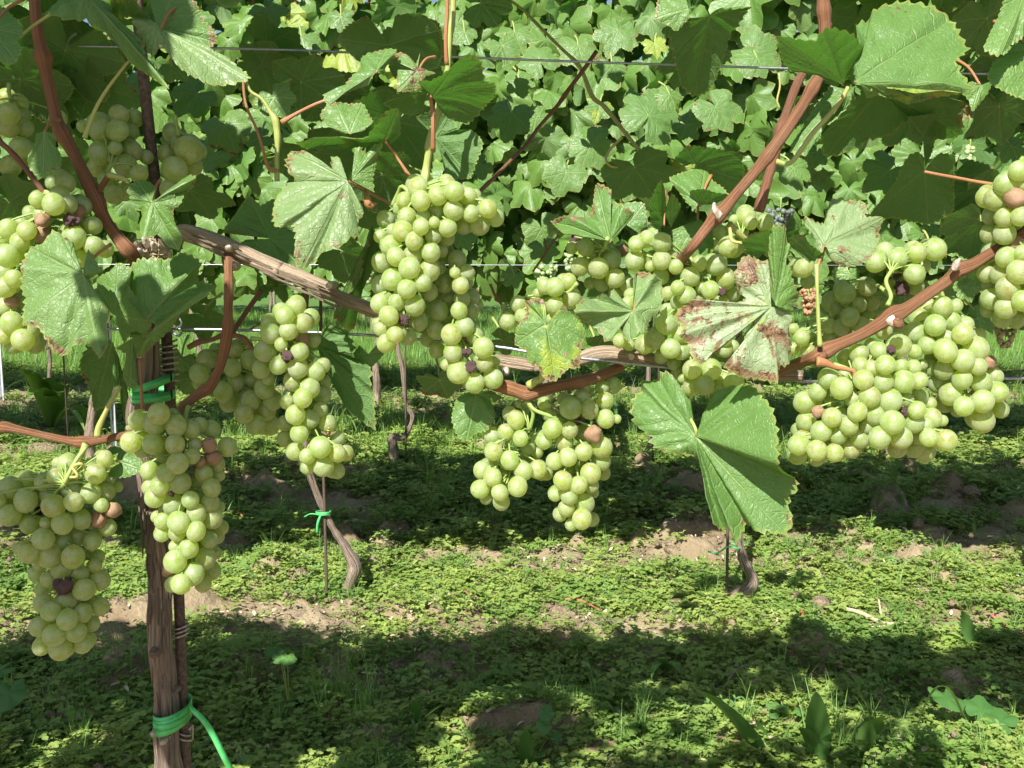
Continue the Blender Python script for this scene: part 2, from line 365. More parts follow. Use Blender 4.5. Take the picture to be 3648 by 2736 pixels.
# ------------------------------------------------------------------ leaf surfaces
def tri_area_sign(O, rim, view):
    s = 0
    for i in range(len(rim)-1): s += np.dot(np.cross(rim[i]-O, rim[i+1]-O), view)
    return s
def leaf_geo(O, rim, N=112, rings=13, tooth=.045, droop=.10, ripple=.035, fold=.03, quilt=.009, crumple=.07, seed=0, closed=False):
    """O: where the stalk joins; rim: outline in space, in order. Returns verts, faces, vein uv, flat uv, edge"""
    r0 = random.Random(seed); O = np.asarray(O, float); rim = np.asarray(rim, float)
    if closed: rim = np.vstack([rim, rim[:1]])
    n = len(rim); size = np.linalg.norm(rim-O, axis=1).max()
    nr = np.zeros(3)
    for i in range(n-1): nr += np.cross(rim[i]-O, rim[i+1]-O)
    nr /= np.linalg.norm(nr)+1e-12
    d = np.linalg.norm(rim-O, axis=1)
    tips = [i for i in range(1, n-1) if d[i] >= d[i-1] and d[i] >= d[i+1] and d[i] > .42*size]
    keep = []
    for i in sorted(tips, key=lambda q: -d[q]):
        if len(keep) < 5 and all(np.dot(rim[i]-O, rim[j]-O)/(d[i]*d[j]+1e-12) < .80 for j in keep): keep.append(i)
    tips = sorted(keep) or [int(np.argmax(d))]
    L = np.concatenate([[0], np.cumsum(np.linalg.norm(np.diff(rim, axis=0), axis=1))])
    u = np.linspace(0, L[-1], N)
    for t in tips: u[np.argmin(abs(u-L[t]))] = L[t]
    k = np.clip(np.searchsorted(L, u, 'right')-1, 0, n-2); f = (u-L[k])/(L[k+1]-L[k]+1e-12)
    # soften the corners between the traced points
    Pm = np.vstack([2*rim[0]-rim[1], rim, 2*rim[-1]-rim[-2]])
    a, b, c, e = Pm[k], Pm[k+1], Pm[k+2], Pm[k+3]; ff = f[:,None]
    lin = b+(c-b)*ff; cr = .5*((2*b)+(c-a)*ff+(2*a-5*b+4*c-e)*ff**2+(3*b-a-3*c+e)*ff**3)
    Q = lin*.45+cr*.55
    # teeth
    tl = max(size*.085, .0045); ph = u/tl + .6*vn(u/tl*.5, u*0, seed)
    saw = 1-np.abs(2*(ph-np.floor(ph))-1.15)
    big = vn(u/(tl*3), u*0+3, seed+2)
    dd = Q-O; ln = np.linalg.norm(dd, axis=1)[:,None]+1e-9
    amp = tooth*size*(saw-.55+ .8*(big-.5))
    Q = Q + dd/ln*amp[:,None]
    # canonical angle of every outline sample
    ex = rim[tips[len(tips)//2]]-O; ex -= nr*np.dot(ex, nr); ex /= np.linalg.norm(ex)+1e-9; ey = np.cross(nr, ex)
    th = np.unwrap(np.arctan2((Q-O)@ey, (Q-O)@ex)); tips_u = L[tips]
    tth = np.interp(tips_u, u, th)
    phi = th[:,None]-tth[None,:]; j = np.argmin(abs(phi), axis=1); phi = np.abs(phi[np.arange(N), j])
    phi = np.clip(phi, 0, 1.45)
    rl = np.linalg.norm(Q-O, axis=1)
    V = [O]; vu = [(0,0)]; fu = [(0,0)]; ed = [0]
    sp = .0125
    fr = np.array([(i/rings)**.85 for i in range(1, rings+1)])
    w1, w2, w3 = r0.uniform(2.3,3.6), r0.uniform(4.5,7), r0.uniform(0,6.28)
    for g in fr:
        P = O+(Q-O)*g; s = rl*g*np.cos(phi); t = rl*g*np.sin(phi)
        h = fold*size*np.sin(phi)*g*1.2 - droop*size*g*g + ripple*size*g**2.4*(np.sin(w1*th+w3)+.6*np.sin(w2*th+2*w3))
        h = h + quilt*size*np.cos(2*math.pi*(s-.8*t)/sp)*np.clip(phi*3, 0, 1)*min(1, g*3)*(1-.5*g)
        h = h + crumple*size*(fbm(P[:,0]*52+seed, P[:,2]*52+P[:,1]*20, 3, seed)-.5)*min(1, g*2)
        P = P+nr*h[:,None]; V += list(P); vu += list(zip(s, t)); fu += list(zip((P-O)@ex, (P-O)@ey)); ed += [g]*N
    F = []
    for i in range(N-1): F.append([0, 1+i, 2+i])
    for q in range(rings-1):
        A = 1+q*N; B = A+N
        for i in range(N-1): F.append([A+i, B+i, B+i+1, A+i+1])
    return np.array(V), F, np.array(vu), np.array(fu), np.array(ed), nr, size
def leaf_obj(O, rim, mat, parent, under=False, seed=0, brown=.1, warm=0.0, pale=0.05, label=None, pet=None, petmat=None, petr=.0011, **kw):
    Oa = np.asarray(O, float); view = Oa-np.array((0,0,CAM_H)); view /= np.linalg.norm(view)
    s = tri_area_sign(Oa, np.asarray(rim, float), view)      # >0: the winding faces away from the viewer
    if (s > 0) != under: rim = rim[::-1]
    V, F, vu, fu, ed, nr, size = leaf_geo(O, rim, seed=seed, **kw)
    me = mesh('leaf', V-Oa, F, (mat,), uvs={'vein': vu, 'flat': fu}, attrs={'edge': ed})
    o = put('leaf', me, Oa, parent); o['brown'] = float(brown); o['warm'] = float(warm); o['pale'] = float(pale)
    if label: o['label'] = label
    if pet is not None:
        tube('petiole', [Oa-nr*.0006]+[np.asarray(q, float) for q in pet], [petr*.9]+[petr]*(len(pet)-1)+[petr*1.35], petmat or M_redpet, o, seg=8, sub=5)
    return o
leaf_count = [0]
def traced(W, O, pts, Y, gx=0.0, gy=.35, under=False, brown=.1, warm=0., parent=None, label=None, pet=1, jit=.10, off=None, cup=0.0, **kw):
    """a leaf whose outline was read off the photograph; it leans: gx, gy = how much farther it gets to the right / upwards"""
    leaf_count[0] += 1; sd = leaf_count[0]*13+5; r = random.Random(sd)
    o3 = pt(W, O[0], O[1], Y); rim = []
    for i, p in enumerate(pts):
        a, b = p[0], p[1]; q = pt(W, a, b, Y); dx = q[0]-o3[0]; dz = q[2]-o3[2]; L = math.hypot(dx, dz)
        dy = gx*dx + gy*dz + r.uniform(-jit, jit)*L + cup*L*L/.06
        if len(p) > 2: dy += p[2]/100.
        rim.append(pt(W, a, b, Y+dy))
    P = None
    if pet:
        if pet == 1:
            back = np.array((r.uniform(-.02,.02), .028, r.uniform(.012,.03))); P = [o3+back*.45+np.array((0,0,.004)), o3+back]
        else: P = [pt(*q) for q in pet]
    return leaf_obj(o3, rim, M_leaf, parent, under=under, seed=sd, brown=brown, warm=warm, label=label, pet=P, **kw)
CANON = [(-170,.34),(-156,.62),(-140,.70),(-124,.76),(-108,.83),(-94,.76),(-82,.66),(-70,.82),(-54,.96),(-40,.86),(-29,.72),(-17,.90),(0,1.06),(17,.90),(29,.72),(40,.86),(54,.96),(70,.82),(82,.66),(94,.76),(108,.83),(124,.76),(140,.70),(156,.62),(170,.34)]
def canon_rim(O, size, nrm, down, seed=0, lob=1.0, bend=.0, vfold=0.0):
    r = random.Random(seed); nrm = np.asarray(nrm, float); nrm /= np.linalg.norm(nrm)
    down = np.asarray(down, float); down = down-nrm*np.dot(down, nrm); down /= np.linalg.norm(down); side = np.cross(nrm, down)
    out = []; s1 = r.uniform(.9,1.1)
    for a, q in CANON:
        q = .78+(q-.78)*lob*1.0; q *= r.uniform(.92, 1.08); a2 = R(a+r.uniform(-4,4))
        x = math.cos(a2)*q*size; y = math.sin(a2)*q*size*s1
        h = -bend*size*(x/size)**2*np.sign(1) + vfold*abs(y)
        out.append(O+down*x+side*y+nrm*h)
    return out
def gleaf(W, a, b, rpx, Y, parent, rot=0, gx=0., gy=.4, under=False, seed=None, pet=1, lob=1.0, **kw):
    """a whole vine leaf seen mostly face on, stalk point at (a,b), radius rpx; rot turns its tip from straight down (deg)"""
    leaf_count[0] += 1; sd = seed or leaf_count[0]*17+3
    O = pt(W, a, b, Y); size = rad(W, rpx, Y)
    n = np.array((gx, -1.0, gy)); down = np.array((math.sin(R(rot)), 0, -math.cos(R(rot))))
    rim = canon_rim(O, size, n, down, sd, lob, bend=.12, vfold=random.Random(sd).uniform(-.1,.2))
    r = random.Random(sd); P = None
    if pet: bk = np.array((r.uniform(-.015,.015), .025, .02)); P = [O+bk*.4+np.array((0,0,.004)), O+bk]
    kw.setdefault('petmat', M_petiole)
    return leaf_obj(O, rim, M_leaf, parent, under=under, seed=sd, pet=P, **kw)

# ------------------------------------------------------------------ grape bunches
def berry_mesh(seed, kind='green'):
    r = random.Random(seed); nu, nv = (20, 12) if kind == 'green' else (24, 16); V = []; F = []
    for i in range(nv+1):
        th = math.pi*i/nv
        for j in range(nu):
            ph = 2*math.pi*j/nu; x, y, z = math.sin(th)*math.cos(ph), math.sin(th)*math.sin(ph), math.cos(th); k = 1.0
            if kind == 'green':
                k += .012*math.sin(2*ph+seed)*math.sin(th); z *= 1.03+.02*(seed%3)
                if i == nv: k *= .985
            elif kind == 'tan': k += .05*math.sin(3*ph+seed)*math.sin(th)+.05*math.sin(4*th+ph)+.32*(float(fbm(x*1.7+seed+y, z*1.7+y, 3, seed))-.5)
            else:
                k += .75*(float(fbm(x*2.0+seed+y, z*2.0+y*1.7, 3, seed))-.5)*2 + .05*math.sin(7*ph+3*th)
                k *= .9
            V.append((x*k, y*k, z*k))
    for i in range(nv):
        for j in range(nu):
            j2 = (j+1)%nu; F.append([i*nu+j, (i+1)*nu+j, (i+1)*nu+j2, i*nu+j2])
    me = bpy.data.meshes.new('berry'); me.from_pydata(V, [], F)
    import bmesh
    bm = bmesh.new(); bm.from_mesh(me); bmesh.ops.remove_doubles(bm, verts=bm.verts, dist=1e-4)
    bmesh.ops.recalc_face_normals(bm, faces=bm.faces)
    if kind == 'green':     # the tiny blossom scar at the lower end
        lowv = min(bm.verts, key=lambda v: v.co.z); lowv.co.z += .05
    for f in bm.faces: f.smooth = True
    bm.to_mesh(me); bm.free()
    me.materials.append({'green': M_berry, 'tan': M_tan, 'raisin': M_raisin}[kind]); return me
BM = {'green': [berry_mesh(i) for i in (1,2,3,4)], 'tan': [berry_mesh(i, 'tan') for i in (5,6)], 'raisin': [berry_mesh(i, 'raisin') for i in (7,8,9)]}
M_PIP = M_rstem
def bunch(label, Y0, specs, stem, fill=1.0, group='grape bunches ripening on the near vines', bulge=.012, seed=0):
    r = random.Random(seed*31+7); B = []
    for W, txt in specs:
        for item in txt.split(';'):
            q = item.strip().split(',')
            if len(q) < 3: continue
            a, b, rr = float(q[0]), float(q[1]), float(q[2]); l = int(q[3]); k = q[4].strip() if len(q) > 4 else 'green'
            Y = Y0 + l*.0105; p = pt(W, a, b, Y); B.append([p, rad(W, rr, Y0+.008)*1.05, l, k, ray(W, a, b), True])
    xs = np.array([q[0] for q in B]); front = len(B)
    cx = xs[:,0].mean(); wx = max(xs[:,0].std()*1.8, .012)
    # gentle roundness: berries near the side edges of the bunch stand farther back
    for q in B:
        near = [t[0][0] for t in B if abs(t[0][2]-q[0][2]) < .02]; m = (max(near)+min(near))/2; hw = max((max(near)-min(near))/2, .01)
        q[0] = np.array((0,0,CAM_H))+q[4]*((q[0][1]+bulge*min(1, abs(q[0][0]-m)/hw)**2)/q[4][1])
    # berries of the far side, behind the ones in view
    base = list(B)
    for q in base:
        if q[3] != 'green' or q[2] > 1 or r.random() > fill: continue
        y = q[0][1]+q[1]*r.uniform(1.4,1.8); rr = q[1]*r.uniform(.9,1.02)
        m = xs.mean(0); p = np.array((0,0,CAM_H))+q[4]*(y/q[4][1]); p = p+np.array(((cx-p[0])*.10+r.uniform(-.3,.3)*rr, 0, r.uniform(-.1,.4)*rr))
        B.append([p, rr, 3, 'green', (p-np.array((0,0,CAM_H)))/p[1], False])
    n = len(B)
    # berries are placed as rays through the camera: p = cam + ray*Y
    rays = np.array([q[4] for q in B]); rays = rays/rays[:,1:2]; Yv = np.array([q[0][1] for q in B]); rr = np.array([q[1] for q in B]); lv = np.array([q[2] for q in B])
    cam0 = np.array((0,0,CAM_H))
    for it in range(70):
        Pm = cam0+rays*Yv[:,None]; D = Pm[:,None]-Pm[None]; dist = np.linalg.norm(D, axis=2)+np.eye(n)*9
        need = .90*(rr[:,None]+rr[None]); ov = need-dist; mv = np.zeros(n)
        I, J = np.where(np.triu(ov > 0))
        for i, j in zip(I, J):
            dy = Yv[i]-Yv[j]
            if abs(dy) < .001: dy = (lv[i]-lv[j]) or (.5 if i > j else -.5)
            s = 1 if dy > 0 else -1; st = min(ov[i,j]*.35, .0016); mv[i] += s*st; mv[j] -= s*st
        Yv = Yv+np.clip(mv, -.002, .002); Yv = Yv+(Yv < Y0-.006)*(Y0-.006-Yv)*.3
    Pm = cam0+rays*Yv[:,None]
    S = [pt(*q) for q in stem]; root = thing('grape_bunch', S[0], label, 'grape bunch', group)
    rx = root
    # stalk, rachis and the little stalks of the berries, all one green skeleton
    mb = MB(); mb.tube(S, [.0021]+[.0017]*(len(S)-1), seg=7, sub=4)
    z0, z1 = S[-1][2], Pm[:,2].min()+.008; path = [S[-1]]
    for k in range(1, 7):
        z = z0+(z1-z0)*k/6; wgt = np.exp(-((Pm[:,2]-z)/.018)**2)+1e-6; c = (Pm*wgt[:,None]).sum(0)/wgt.sum(); path.append(np.array((c[0], c[1]+.002, z)))
    mb.tube(path, [.0019-.0002*k for k in range(7)], seg=6, sub=3)
    pa = np.array(path)
    for i in range(n):
        t = Pm[i]+np.array((0,0,rr[i]*.75)); zz = np.clip(t[2]+.008, min(z0,z1), max(z0,z1)); c = np.array([np.interp(zz, pa[::-1,2], pa[::-1,q]) for q in range(3)])
        mb.tube([c, (c+t)/2+np.array((0,0,.002)), t], [.0009,.0008,.0009], seg=4, sub=2, cap=False)
    mb.build('stalk', M_rachis, rx, origin=S[0])
    for i, q in enumerate(B):
        k = q[3]; me = r.choice(BM[k]); nm = 'berry'
        dirn = Pm[i]-np.array([np.interp(Pm[i][2], pa[::-1,2], pa[::-1,c]) for c in range(3)])
        sq = r.uniform(.93,1.05); e = Euler((r.uniform(-.5,.5)+R(12), r.uniform(-.5,.5), r.uniform(0,6.28)))
        o = put(nm, me, Pm[i], rx, rot=e, scale=(rr[i]*sq, rr[i]*(2-sq)*.99, rr[i]))
        if k == 'tan': o['label'] = 'tan rotting berry'
        if k == 'raisin': o['label'] = 'shrivelled purple brown berry'
        if k in ('tan', 'raisin'): o.scale = (rr[i]*1.03,)*3
    return root
# ------------------------------------------------------------------ ground: one sheet to the horizon, finest where it is near
def axis(a): return np.array(a)
xs = np.concatenate([-np.geomspace(300, 5.2, 26), np.arange(-5, -2.2, .06), np.arange(-2.2, 2.2, .022), np.arange(2.2, 5.05, .06), np.geomspace(5.2, 300, 26)])
ys = np.concatenate([-np.geomspace(60, .4, 12), np.arange(-.3, 1.2, .1), np.arange(1.2, 4.2, .018), np.arange(4.2, 8, .04), np.arange(8, 16, .16), np.geomspace(16.3, 900, 40)])
X, Yg = np.meshgrid(xs, ys); Z = gz(X, Yg); fade = np.clip((16-Yg)/6, 0, 1)*np.clip((8-abs(X))/3, 0, 1); Z = Z*fade
nx, ny = len(xs), len(ys); i, j = np.meshgrid(np.arange(ny-1), np.arange(nx-1), indexing='ij'); i = i.ravel(); j = j.ravel()
F = np.stack([i*nx+j, i*nx+j+1, (i+1)*nx+j+1, (i+1)*nx+j], 1)
g = put('ground', mesh('ground', np.stack([X.ravel(), Yg.ravel(), Z.ravel()], 1), F, (M_soil,)))
tag(g, 'sandy brown vineyard soil with clods, turfed between the farther rows', kind='structure')

# ------------------------------------------------------------------ neighbours in the distance: green hill line seen through gaps
hv = []; hf = []
hx = np.linspace(-400, 400, 90); hz = 14+16*fbm(hx*.01, hx*0, 3, 4)
for k, x in enumerate(hx):
    hv += [(x, 420, -2), (x, 470, hz[k]), (x, 560, hz[k]*1.3), (x, 700, -2)]
for k in range(89):
    for q in range(3): hf.append([k*4+q, k*4+4+q, k*4+5+q, k*4+1+q])
M_hill = plain('far_woods', (.035,.075,.025), (.075,.13,.04), .12, .9, 0, .5, 2.0)
tag(put('hills', mesh('hills', hv, hf, (M_hill,))), 'low wooded hills beyond the vineyard', kind='structure')

# ------------------------------------------------------------------ wires and rods of the near row (things of their own: the vines only lean on them)
def wire(pts, r, label, group, mat=M_wire):
    P = [pt(*q) for q in pts]; o = tube('trellis_wire', P, r, mat, None, seg=8, sub=3); return tag(o, label, 'wire', group)
wire([('S',-60,160,.97),('S',500,168,.97),('S',970,176,.965),('S',1247,187,.96),('S',1900,214,.955),('S',2800,244,.95),('S',3720,268,.95)], .0011, 'upper bright trellis wire crossing the photo above the bunches', 'trellis wires of the near row')
wire([('S',-60,1171,.90),('S',400,1172,.90),('S',619,1172,.90),('S',900,1177,.895),('S',1144,1185,.895),('S',1345,1196,.892)], .0013, 'lower galvanised wire running from the steel rod to the middle bunch', 'trellis wires of the near row')
wire([('S',1345,1197,.892),('S',1757,1234,.878),('S',1881,1253,.872),('S',2077,1277,.862),('S',2397,1310,.868),('S',2827,1353,.88),('S',2919,1359,.885),('S',3570,1348,.89),('S',3720,1350,.89)], .0014, 'lower thick wire lying along the old wood on the right', 'trellis wires of the near row')
# steel rod beside the trunk, tied with wire coils
RY = .905
rod = thing('steel_rod', np.array(list(pt('S',667,2736,RY)[:2])+[0]), 'thin rusty steel rod standing tied to the near trunk', 'rod')
pr = [np.array((pt('S',668,2760,RY)[0]+.004, RY, 0.0)), pt('S',661,2696,RY), pt('S',637,2114,RY), pt('S',610,1500,RY), pt('S',590,1150,RY), pt('S',559,716,RY), pt('S',530,450,RY), pt('S',505,200,RY), pt('S',480,-120,RY)]
tube('shaft', pr, [.0050]*len(pr), M_rod, rod, seg=12, sub=4)
def coil(cx, cy, W, Y, rx, turns, pitch, r, mat, parent, name='wire_coil', tilt=0.2, extra=None):
    P = []; c = pt(W, cx, cy, Y)
    for k in range(turns*14+1):
        a = 2*math.pi*k/14; P.append(c+np.array((rx*math.cos(a), rx*math.sin(a), -pitch*k/14+tilt*rx*math.cos(a))))
    if extra: P += [pt(*e) for e in extra]
    mb = MB(); mb.tube(P, r, seg=6, sub=2); return mb.build(name, mat, parent)
coil(1090,770,'5',RY,.0095,7,.0052,.0010,M_wire2,rod, extra=[('5',1030,965,.89)])
coil(935,905,'9',RY,.0078,3,.0040,.0009,M_wire2,rod,tilt=.35)
coil(955,1445,'9',RY,.0078,2,.0050,.0009,M_wire2,rod,tilt=-.3, extra=[('9',1002,1436,.89),('9',985,1462,.885)])
mb = MB(); mb.tube([pt('5',1140,560,.895),pt('5',1175,610,.885),pt('5',1192,655,.885),pt('5',1150,690,.89)], .0009, seg=6)
mb.tube([pt('5',1095,665,.89),pt('5',1130,705,.885),pt('5',1172,730,.882),pt('5',1192,712,.884)], .0011, seg=6)
tag(mb.build('wire_hook', M_wire, None), 'bent wire end hooking the lower wire beside the rod', 'wire hook')
# second, paler iron post stub seen at the left edge, behind
def post(W, a, b0, b1, wpx, Y, label):
    p0 = pt(W, a, b0, Y); p1 = pt(W, a, b1, Y); hw = rad(W, wpx/2, Y); z0 = 0.0; z1 = p1[2]
    V = []; 
    prof = [(-1,-.7),(-.35,-.7),(-.2,.2),(.2,.2),(.35,-.7),(1,-.7),(1,.0),(.45,.7),(-.45,.7),(-1,0)]
    for z in (z0, z1):
        for x, y in prof: V.append((p0[0]+x*hw, Y+y*hw, z))
    n = len(prof); F = [[q, (q+1)%n, n+(q+1)%n, n+q] for q in range(n)]+[list(range(n))[::-1], list(range(n, 2*n))]
    o0 = np.array((p0[0], Y, 0)); return tag(put('trellis_post', mesh('trellis_post', np.array(V)-o0, F, (M_post,), smooth=False), o0), label, 'post', 'pale trellis posts in the rows behind')
post('5', 8, 1040, 760, 34, 6.35, 'pale zinc trellis post at the left edge behind the rotting bunch')
post('5', 715, 700, -300, 34, 4.6, 'pale zinc trellis post peeping out between two lit leaves')
# ------------------------------------------------------------------ the near row: two vines
tb = pt('S', 600, 2740, .89)
vine = thing('grape_vine', np.array((tb[0], .89, 0)), 'nearest grape vine with shaggy trunk and a long old arm reaching right', 'grape vine')
nb = thing('grape_vine', np.array((-1.45, .87, 0)), 'near vine beyond the left edge reaching in with shaded leaves and canes', 'grape vine')
def cane(W, pts, Y, mat=M_cane, parent=None, name='cane', seg=12, ridge=.035, rough=.05, sub=5, kscale=.73):
    P = []; rr = []
    for q in pts:
        y = q[3] if len(q) > 3 else Y; P.append(pt(W, q[0], q[1], y)); rr.append(rad(W, q[2], y)*kscale)
    return tube(name, P, rr, mat, parent or vine, seg=seg, sub=sub*(2 if name == 'cane' else 1), ridge=ridge, rough=rough, seed=len(WO)%97, nodes=.062 if name in ('cane', 'shoot') else 0)
# trunk
tp = [('9',872,1660,68),('9',862,1300,64),('9',842,1060,72),('9',838,1000,72),('9',838,700,62),('9',812,450,60),('9',760,150,50)]
P = [np.array((pt('9',878,1660,.89)[0]+.01, .89, -.02)), np.array((pt('9',880,1660,.89)[0], .89, .30))]+[pt(W,a,b,.89) for W,a,b,_ in tp]+[pt('5',905,1250,.89),pt('5',945,1080,.888),pt('5',950,900,.885),pt('5',940,500,.88),pt('5',935,250,.875)]
rr = [.026,.021]+[rad(W,r,.89) for W,_,_,r in tp]+[rad('5',85,.89)]*2+[rad('5',88,.89),rad('5',80,.89),rad('5',75,.88)]
trunk = tube('trunk', P, rr, M_trunk, vine, seg=40, sub=9, ridge=.26, rough=.10, seed=4)
for (W,a,b,r) in [('9',800,1065,26),('9',798,1480,16),('9',848,1525,16),('9',900,1270,18)]:   # knots and stubs on the trunk
    c = pt(W,a,b,.872); tube('knot', [c+np.array((0,.012,0)), c, c-np.array((0,.005,-.002))], [rad(W,r,.87)*1.2, rad(W,r,.87), rad(W,r,.87)*.55], M_scar if r == 16 else M_trunk, trunk, seg=12, sub=3, ridge=.25, seed=int(a))
# loose strips of bark
mb = MB()
for k in range(34):
    b = rnd.uniform(200, 1600); cx = 740+ (b-150)*.25 if b < 450 else 838+(b-1000)*.04; a = cx+rnd.uniform(-58, 58)*(1 if b > 400 else .8)
    Yq = .89-math.sqrt(max(0, 1-((a-cx)/72)**2))*rad('9',66,.89)-.0012
    l = rnd.uniform(60, 220); p = pt('9', a, b, Yq); q = pt('9', a+rnd.uniform(-10,10), b+l*.5, Yq-.0016); s = pt('9', a+rnd.uniform(-14,14), b+l, Yq+.0004)
    mb.tube([p, q, s], [.0004, .0011, .0004], seg=5, sub=4)
tag(mb.build('bark_strips', M_trunk, vine), kind='stuff')
# head of the trunk with pale cut wood
mb = MB()
for (a,b,r,y) in [(905,150,50,.848),(960,118,46,.846),(880,205,40,.846),(1015,150,44,.848),(850,190,30,.85),(930,190,40,.842)]:
    c = pt('5',a,b,y); mb.tube([c+np.array((.003,.022,-.006)), c+np.array((0,.008,0)), c, c-np.array((0,.006,-.004))], [rad('5',r*.7,.87), rad('5',r*.62,.87), rad('5',r*.5,.87), rad('5',r*.2,.87)], seg=22, sub=4, ridge=.7, seed=int(a))
mb.build('pruning_scar', M_scar, vine)
mb = MB()
for k in range(90):
    c = pt('5', 840+rnd.uniform(0,220), rnd.uniform(80,230), .850); mb.tube([c, c+np.array((rnd.uniform(-.004,.006), rnd.uniform(-.004,.002), rnd.uniform(-.010,.006)))], [.0006,.0003], seg=4, sub=1)
tag(mb.build('wood_splinters', M_straw, vine), kind='stuff')
# old arm
arm = cane('5', [(1040,170,60,.885),(1180,60,72,.884),(1300,75,78,.882),(1450,130,80,.88),(1620,205,78,.878),(1843,300,76,.876)], .88, M_old, None, 'old_arm', 32, .18, .07, 9)
cane('6', [(170,295,72),(320,352,70),(500,430,62),(560,470,52),(700,530,58),(830,580,60),(1000,640,55),(1250,720,52),(1500,820,55),(1600,885,55),(1850,930,58)], .876, M_old, None, 'old_arm', 32, .20, .08, 9)
cane('7', [(180,928,58,.876),(420,900,60,.878),(600,850,66,.88),(760,850,62,.882),(950,880,52,.884),(1300,950,50,.885),(1700,990,52,.87),(1950,990,50,.85)], .876, M_old, None, 'old_arm', 32, .20, .08, 8)
for (W,a,b,r,l) in [('5',1500,150,26,.010),('5',1510,275,30,.012),('6',505,400,24,.008),('6',1660,975,22,.006),('7',830,870,20,.01)]:
    c = pt(W,a,b,.855); tube('knot', [c+np.array((0,.02,0)), c, c-np.array((0,.004,-.002))], [rad(W,r*1.1,.87), rad(W,r,.87), rad(W,r*.5,.87)], M_scar, arm, seg=12, sub=3, ridge=.3, seed=int(a))
mb = MB()
for k in range(40):
    t = rnd.random(); a = 1180+t*1000; b = 60+ (t*1000)*.42+rnd.uniform(-50,50)
    p = pt('5', a, b, .853+abs(rnd.gauss(0,.004))); l = rnd.uniform(.01,.035); d = np.array((.91,0,-.40))
    mb.tube([p, p+d*l*.5-np.array((0,.0015,0)), p+d*l], [.0003,.0009,.0003], seg=4, sub=3)
tag(mb.build('bark_strips', M_old, vine), kind='stuff')
# canes of this year
c1 = cane('1', [(225,-40,46),(235,100,50),(255,250,52),(285,380,62),(300,470,52),(335,620,50),(370,780,52),(405,870,62),(440,930,58),(510,1060,52),(570,1180,60),(625,1300,66),(660,1380,56),(715,1480,54),(790,1580,62),(850,1650,72),(930,1710,66,.86)], .835, M_cane, None, 'cane')
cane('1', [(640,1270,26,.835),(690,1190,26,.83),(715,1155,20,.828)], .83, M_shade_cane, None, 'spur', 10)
tube('tendril_stub', [pt('1',712,1150,.828), pt('1',780,1165,.826), pt('1',850,1190,.826)], [.0028,.0022,.0014], M_petiole, vine)
c3 = cane('5', [(1495,210,52,.865),(1500,290,40,.85),(1502,440,44),(1498,560,40),(1495,690,46),(1488,745,52),(1465,860,44),(1430,970,40),(1380,1060,46),(1310,1110,44),(1220,1180,40),(1150,1260,36,.85)], .832, M_cane)
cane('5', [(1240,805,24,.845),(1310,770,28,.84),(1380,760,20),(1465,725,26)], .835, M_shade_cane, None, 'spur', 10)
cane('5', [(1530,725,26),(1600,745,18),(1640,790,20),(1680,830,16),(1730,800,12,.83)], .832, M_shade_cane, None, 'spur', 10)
cane('7', [(-200,1000,46,.86),(-80,1045,56,.85),(30,1075,58),(120,1105,66),(150,1110,70),(230,1090,58),(350,1060,54),(500,1030,52),(640,985,50,.86),(760,930,46,.875)], .845, M_cane)
c6 = cane('3', [(1080,1800,46,.86),(1160,1700,46,.84),(1230,1620,48),(1330,1490,50),(1400,1410,64),(1440,1370,60),(1520,1270,48),(1640,1130,50),(1740,1000,52),(1840,860,56),(1900,770,52),(1960,680,50),(2040,540,54),(2100,420,50),(2100,200,54),(2085,-40,52)], .815, M_cane, None, 'cane', 14)
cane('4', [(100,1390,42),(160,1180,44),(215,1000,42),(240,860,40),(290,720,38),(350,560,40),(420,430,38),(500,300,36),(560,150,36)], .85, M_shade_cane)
cane('3', [(1470,1470,30,.83),(1540,1540,28,.835),(1600,1590,22,.84)], .835, M_petiole, None, 'spur', 10)
tube('tendril', [pt('3',1475,1500,.81),pt('3',1490,1580,.80),pt('3',1560,1600,.80),pt('3',1590,1650,.80),pt('3',1610,1600,.80)], [.0014,.0013,.0012,.0010,.0005], M_tendril, vine)
tube('bud', [pt('3',1400,1420,.80),pt('3',1375,1380,.797),pt('3',1370,1330,.797)], [.0038,.0030,.001], M_scar, vine, seg=10, ridge=.3)
c7 = cane('8', [(150,1000,44,.85),(240,960,46,.84),(350,915,50,.825),(470,870,60),(520,840,66),(600,800,58),(760,730,52),(900,650,58),(970,600,66),(1060,560,56),(1200,465,52),(1350,360,54),(1410,300,60),(1500,265,52),(1600,205,50),(1750,110,46),(1900,10,46)], .795, M_cane, None, 'cane', 14)
tube('bud', [pt('8',1380,290,.785),pt('8',1400,250,.782),pt('8',1425,222,.78)], [.0032,.0028,.0010], M_scar, c7, seg=10, ridge=.3)
tube('bud', [pt('8',965,620,.775),pt('8',985,650,.772),pt('8',995,680,.772)], [.0042,.0034,.001], M_scar, c7, seg=10, ridge=.4)
tube('bud', [pt('8',1000,635,.772),pt('8',1030,650,.768),pt('8',1050,645,.766)], [.004,.0044,.001], M_cane, c7, seg=10)
cane('8', [(480,900,50),(540,910,36),(600,935,22),(680,950,20),(725,965,22),(730,1010,18)], .782, M_redpet, None, 'bunch_spur', 10, .02)
c8 = cane('2', [(1120,1230,36,.85),(1135,1150,34),(1155,1010,34),(1160,960,42),(1180,860,34),(1210,760,34),(1240,650,34),(1262,540,26),(1285,420,24),(1295,250,26),(1315,100,24),(1318,-40,24)], .86, M_petiole, None, 'cane')
tube('petiole', [pt('2',1185,990,.845),pt('2',1185,850,.84),pt('2',1180,720,.84),pt('2',1160,590,.838)], [.0022,.0017,.0016,.0016], M_redpet, vine)
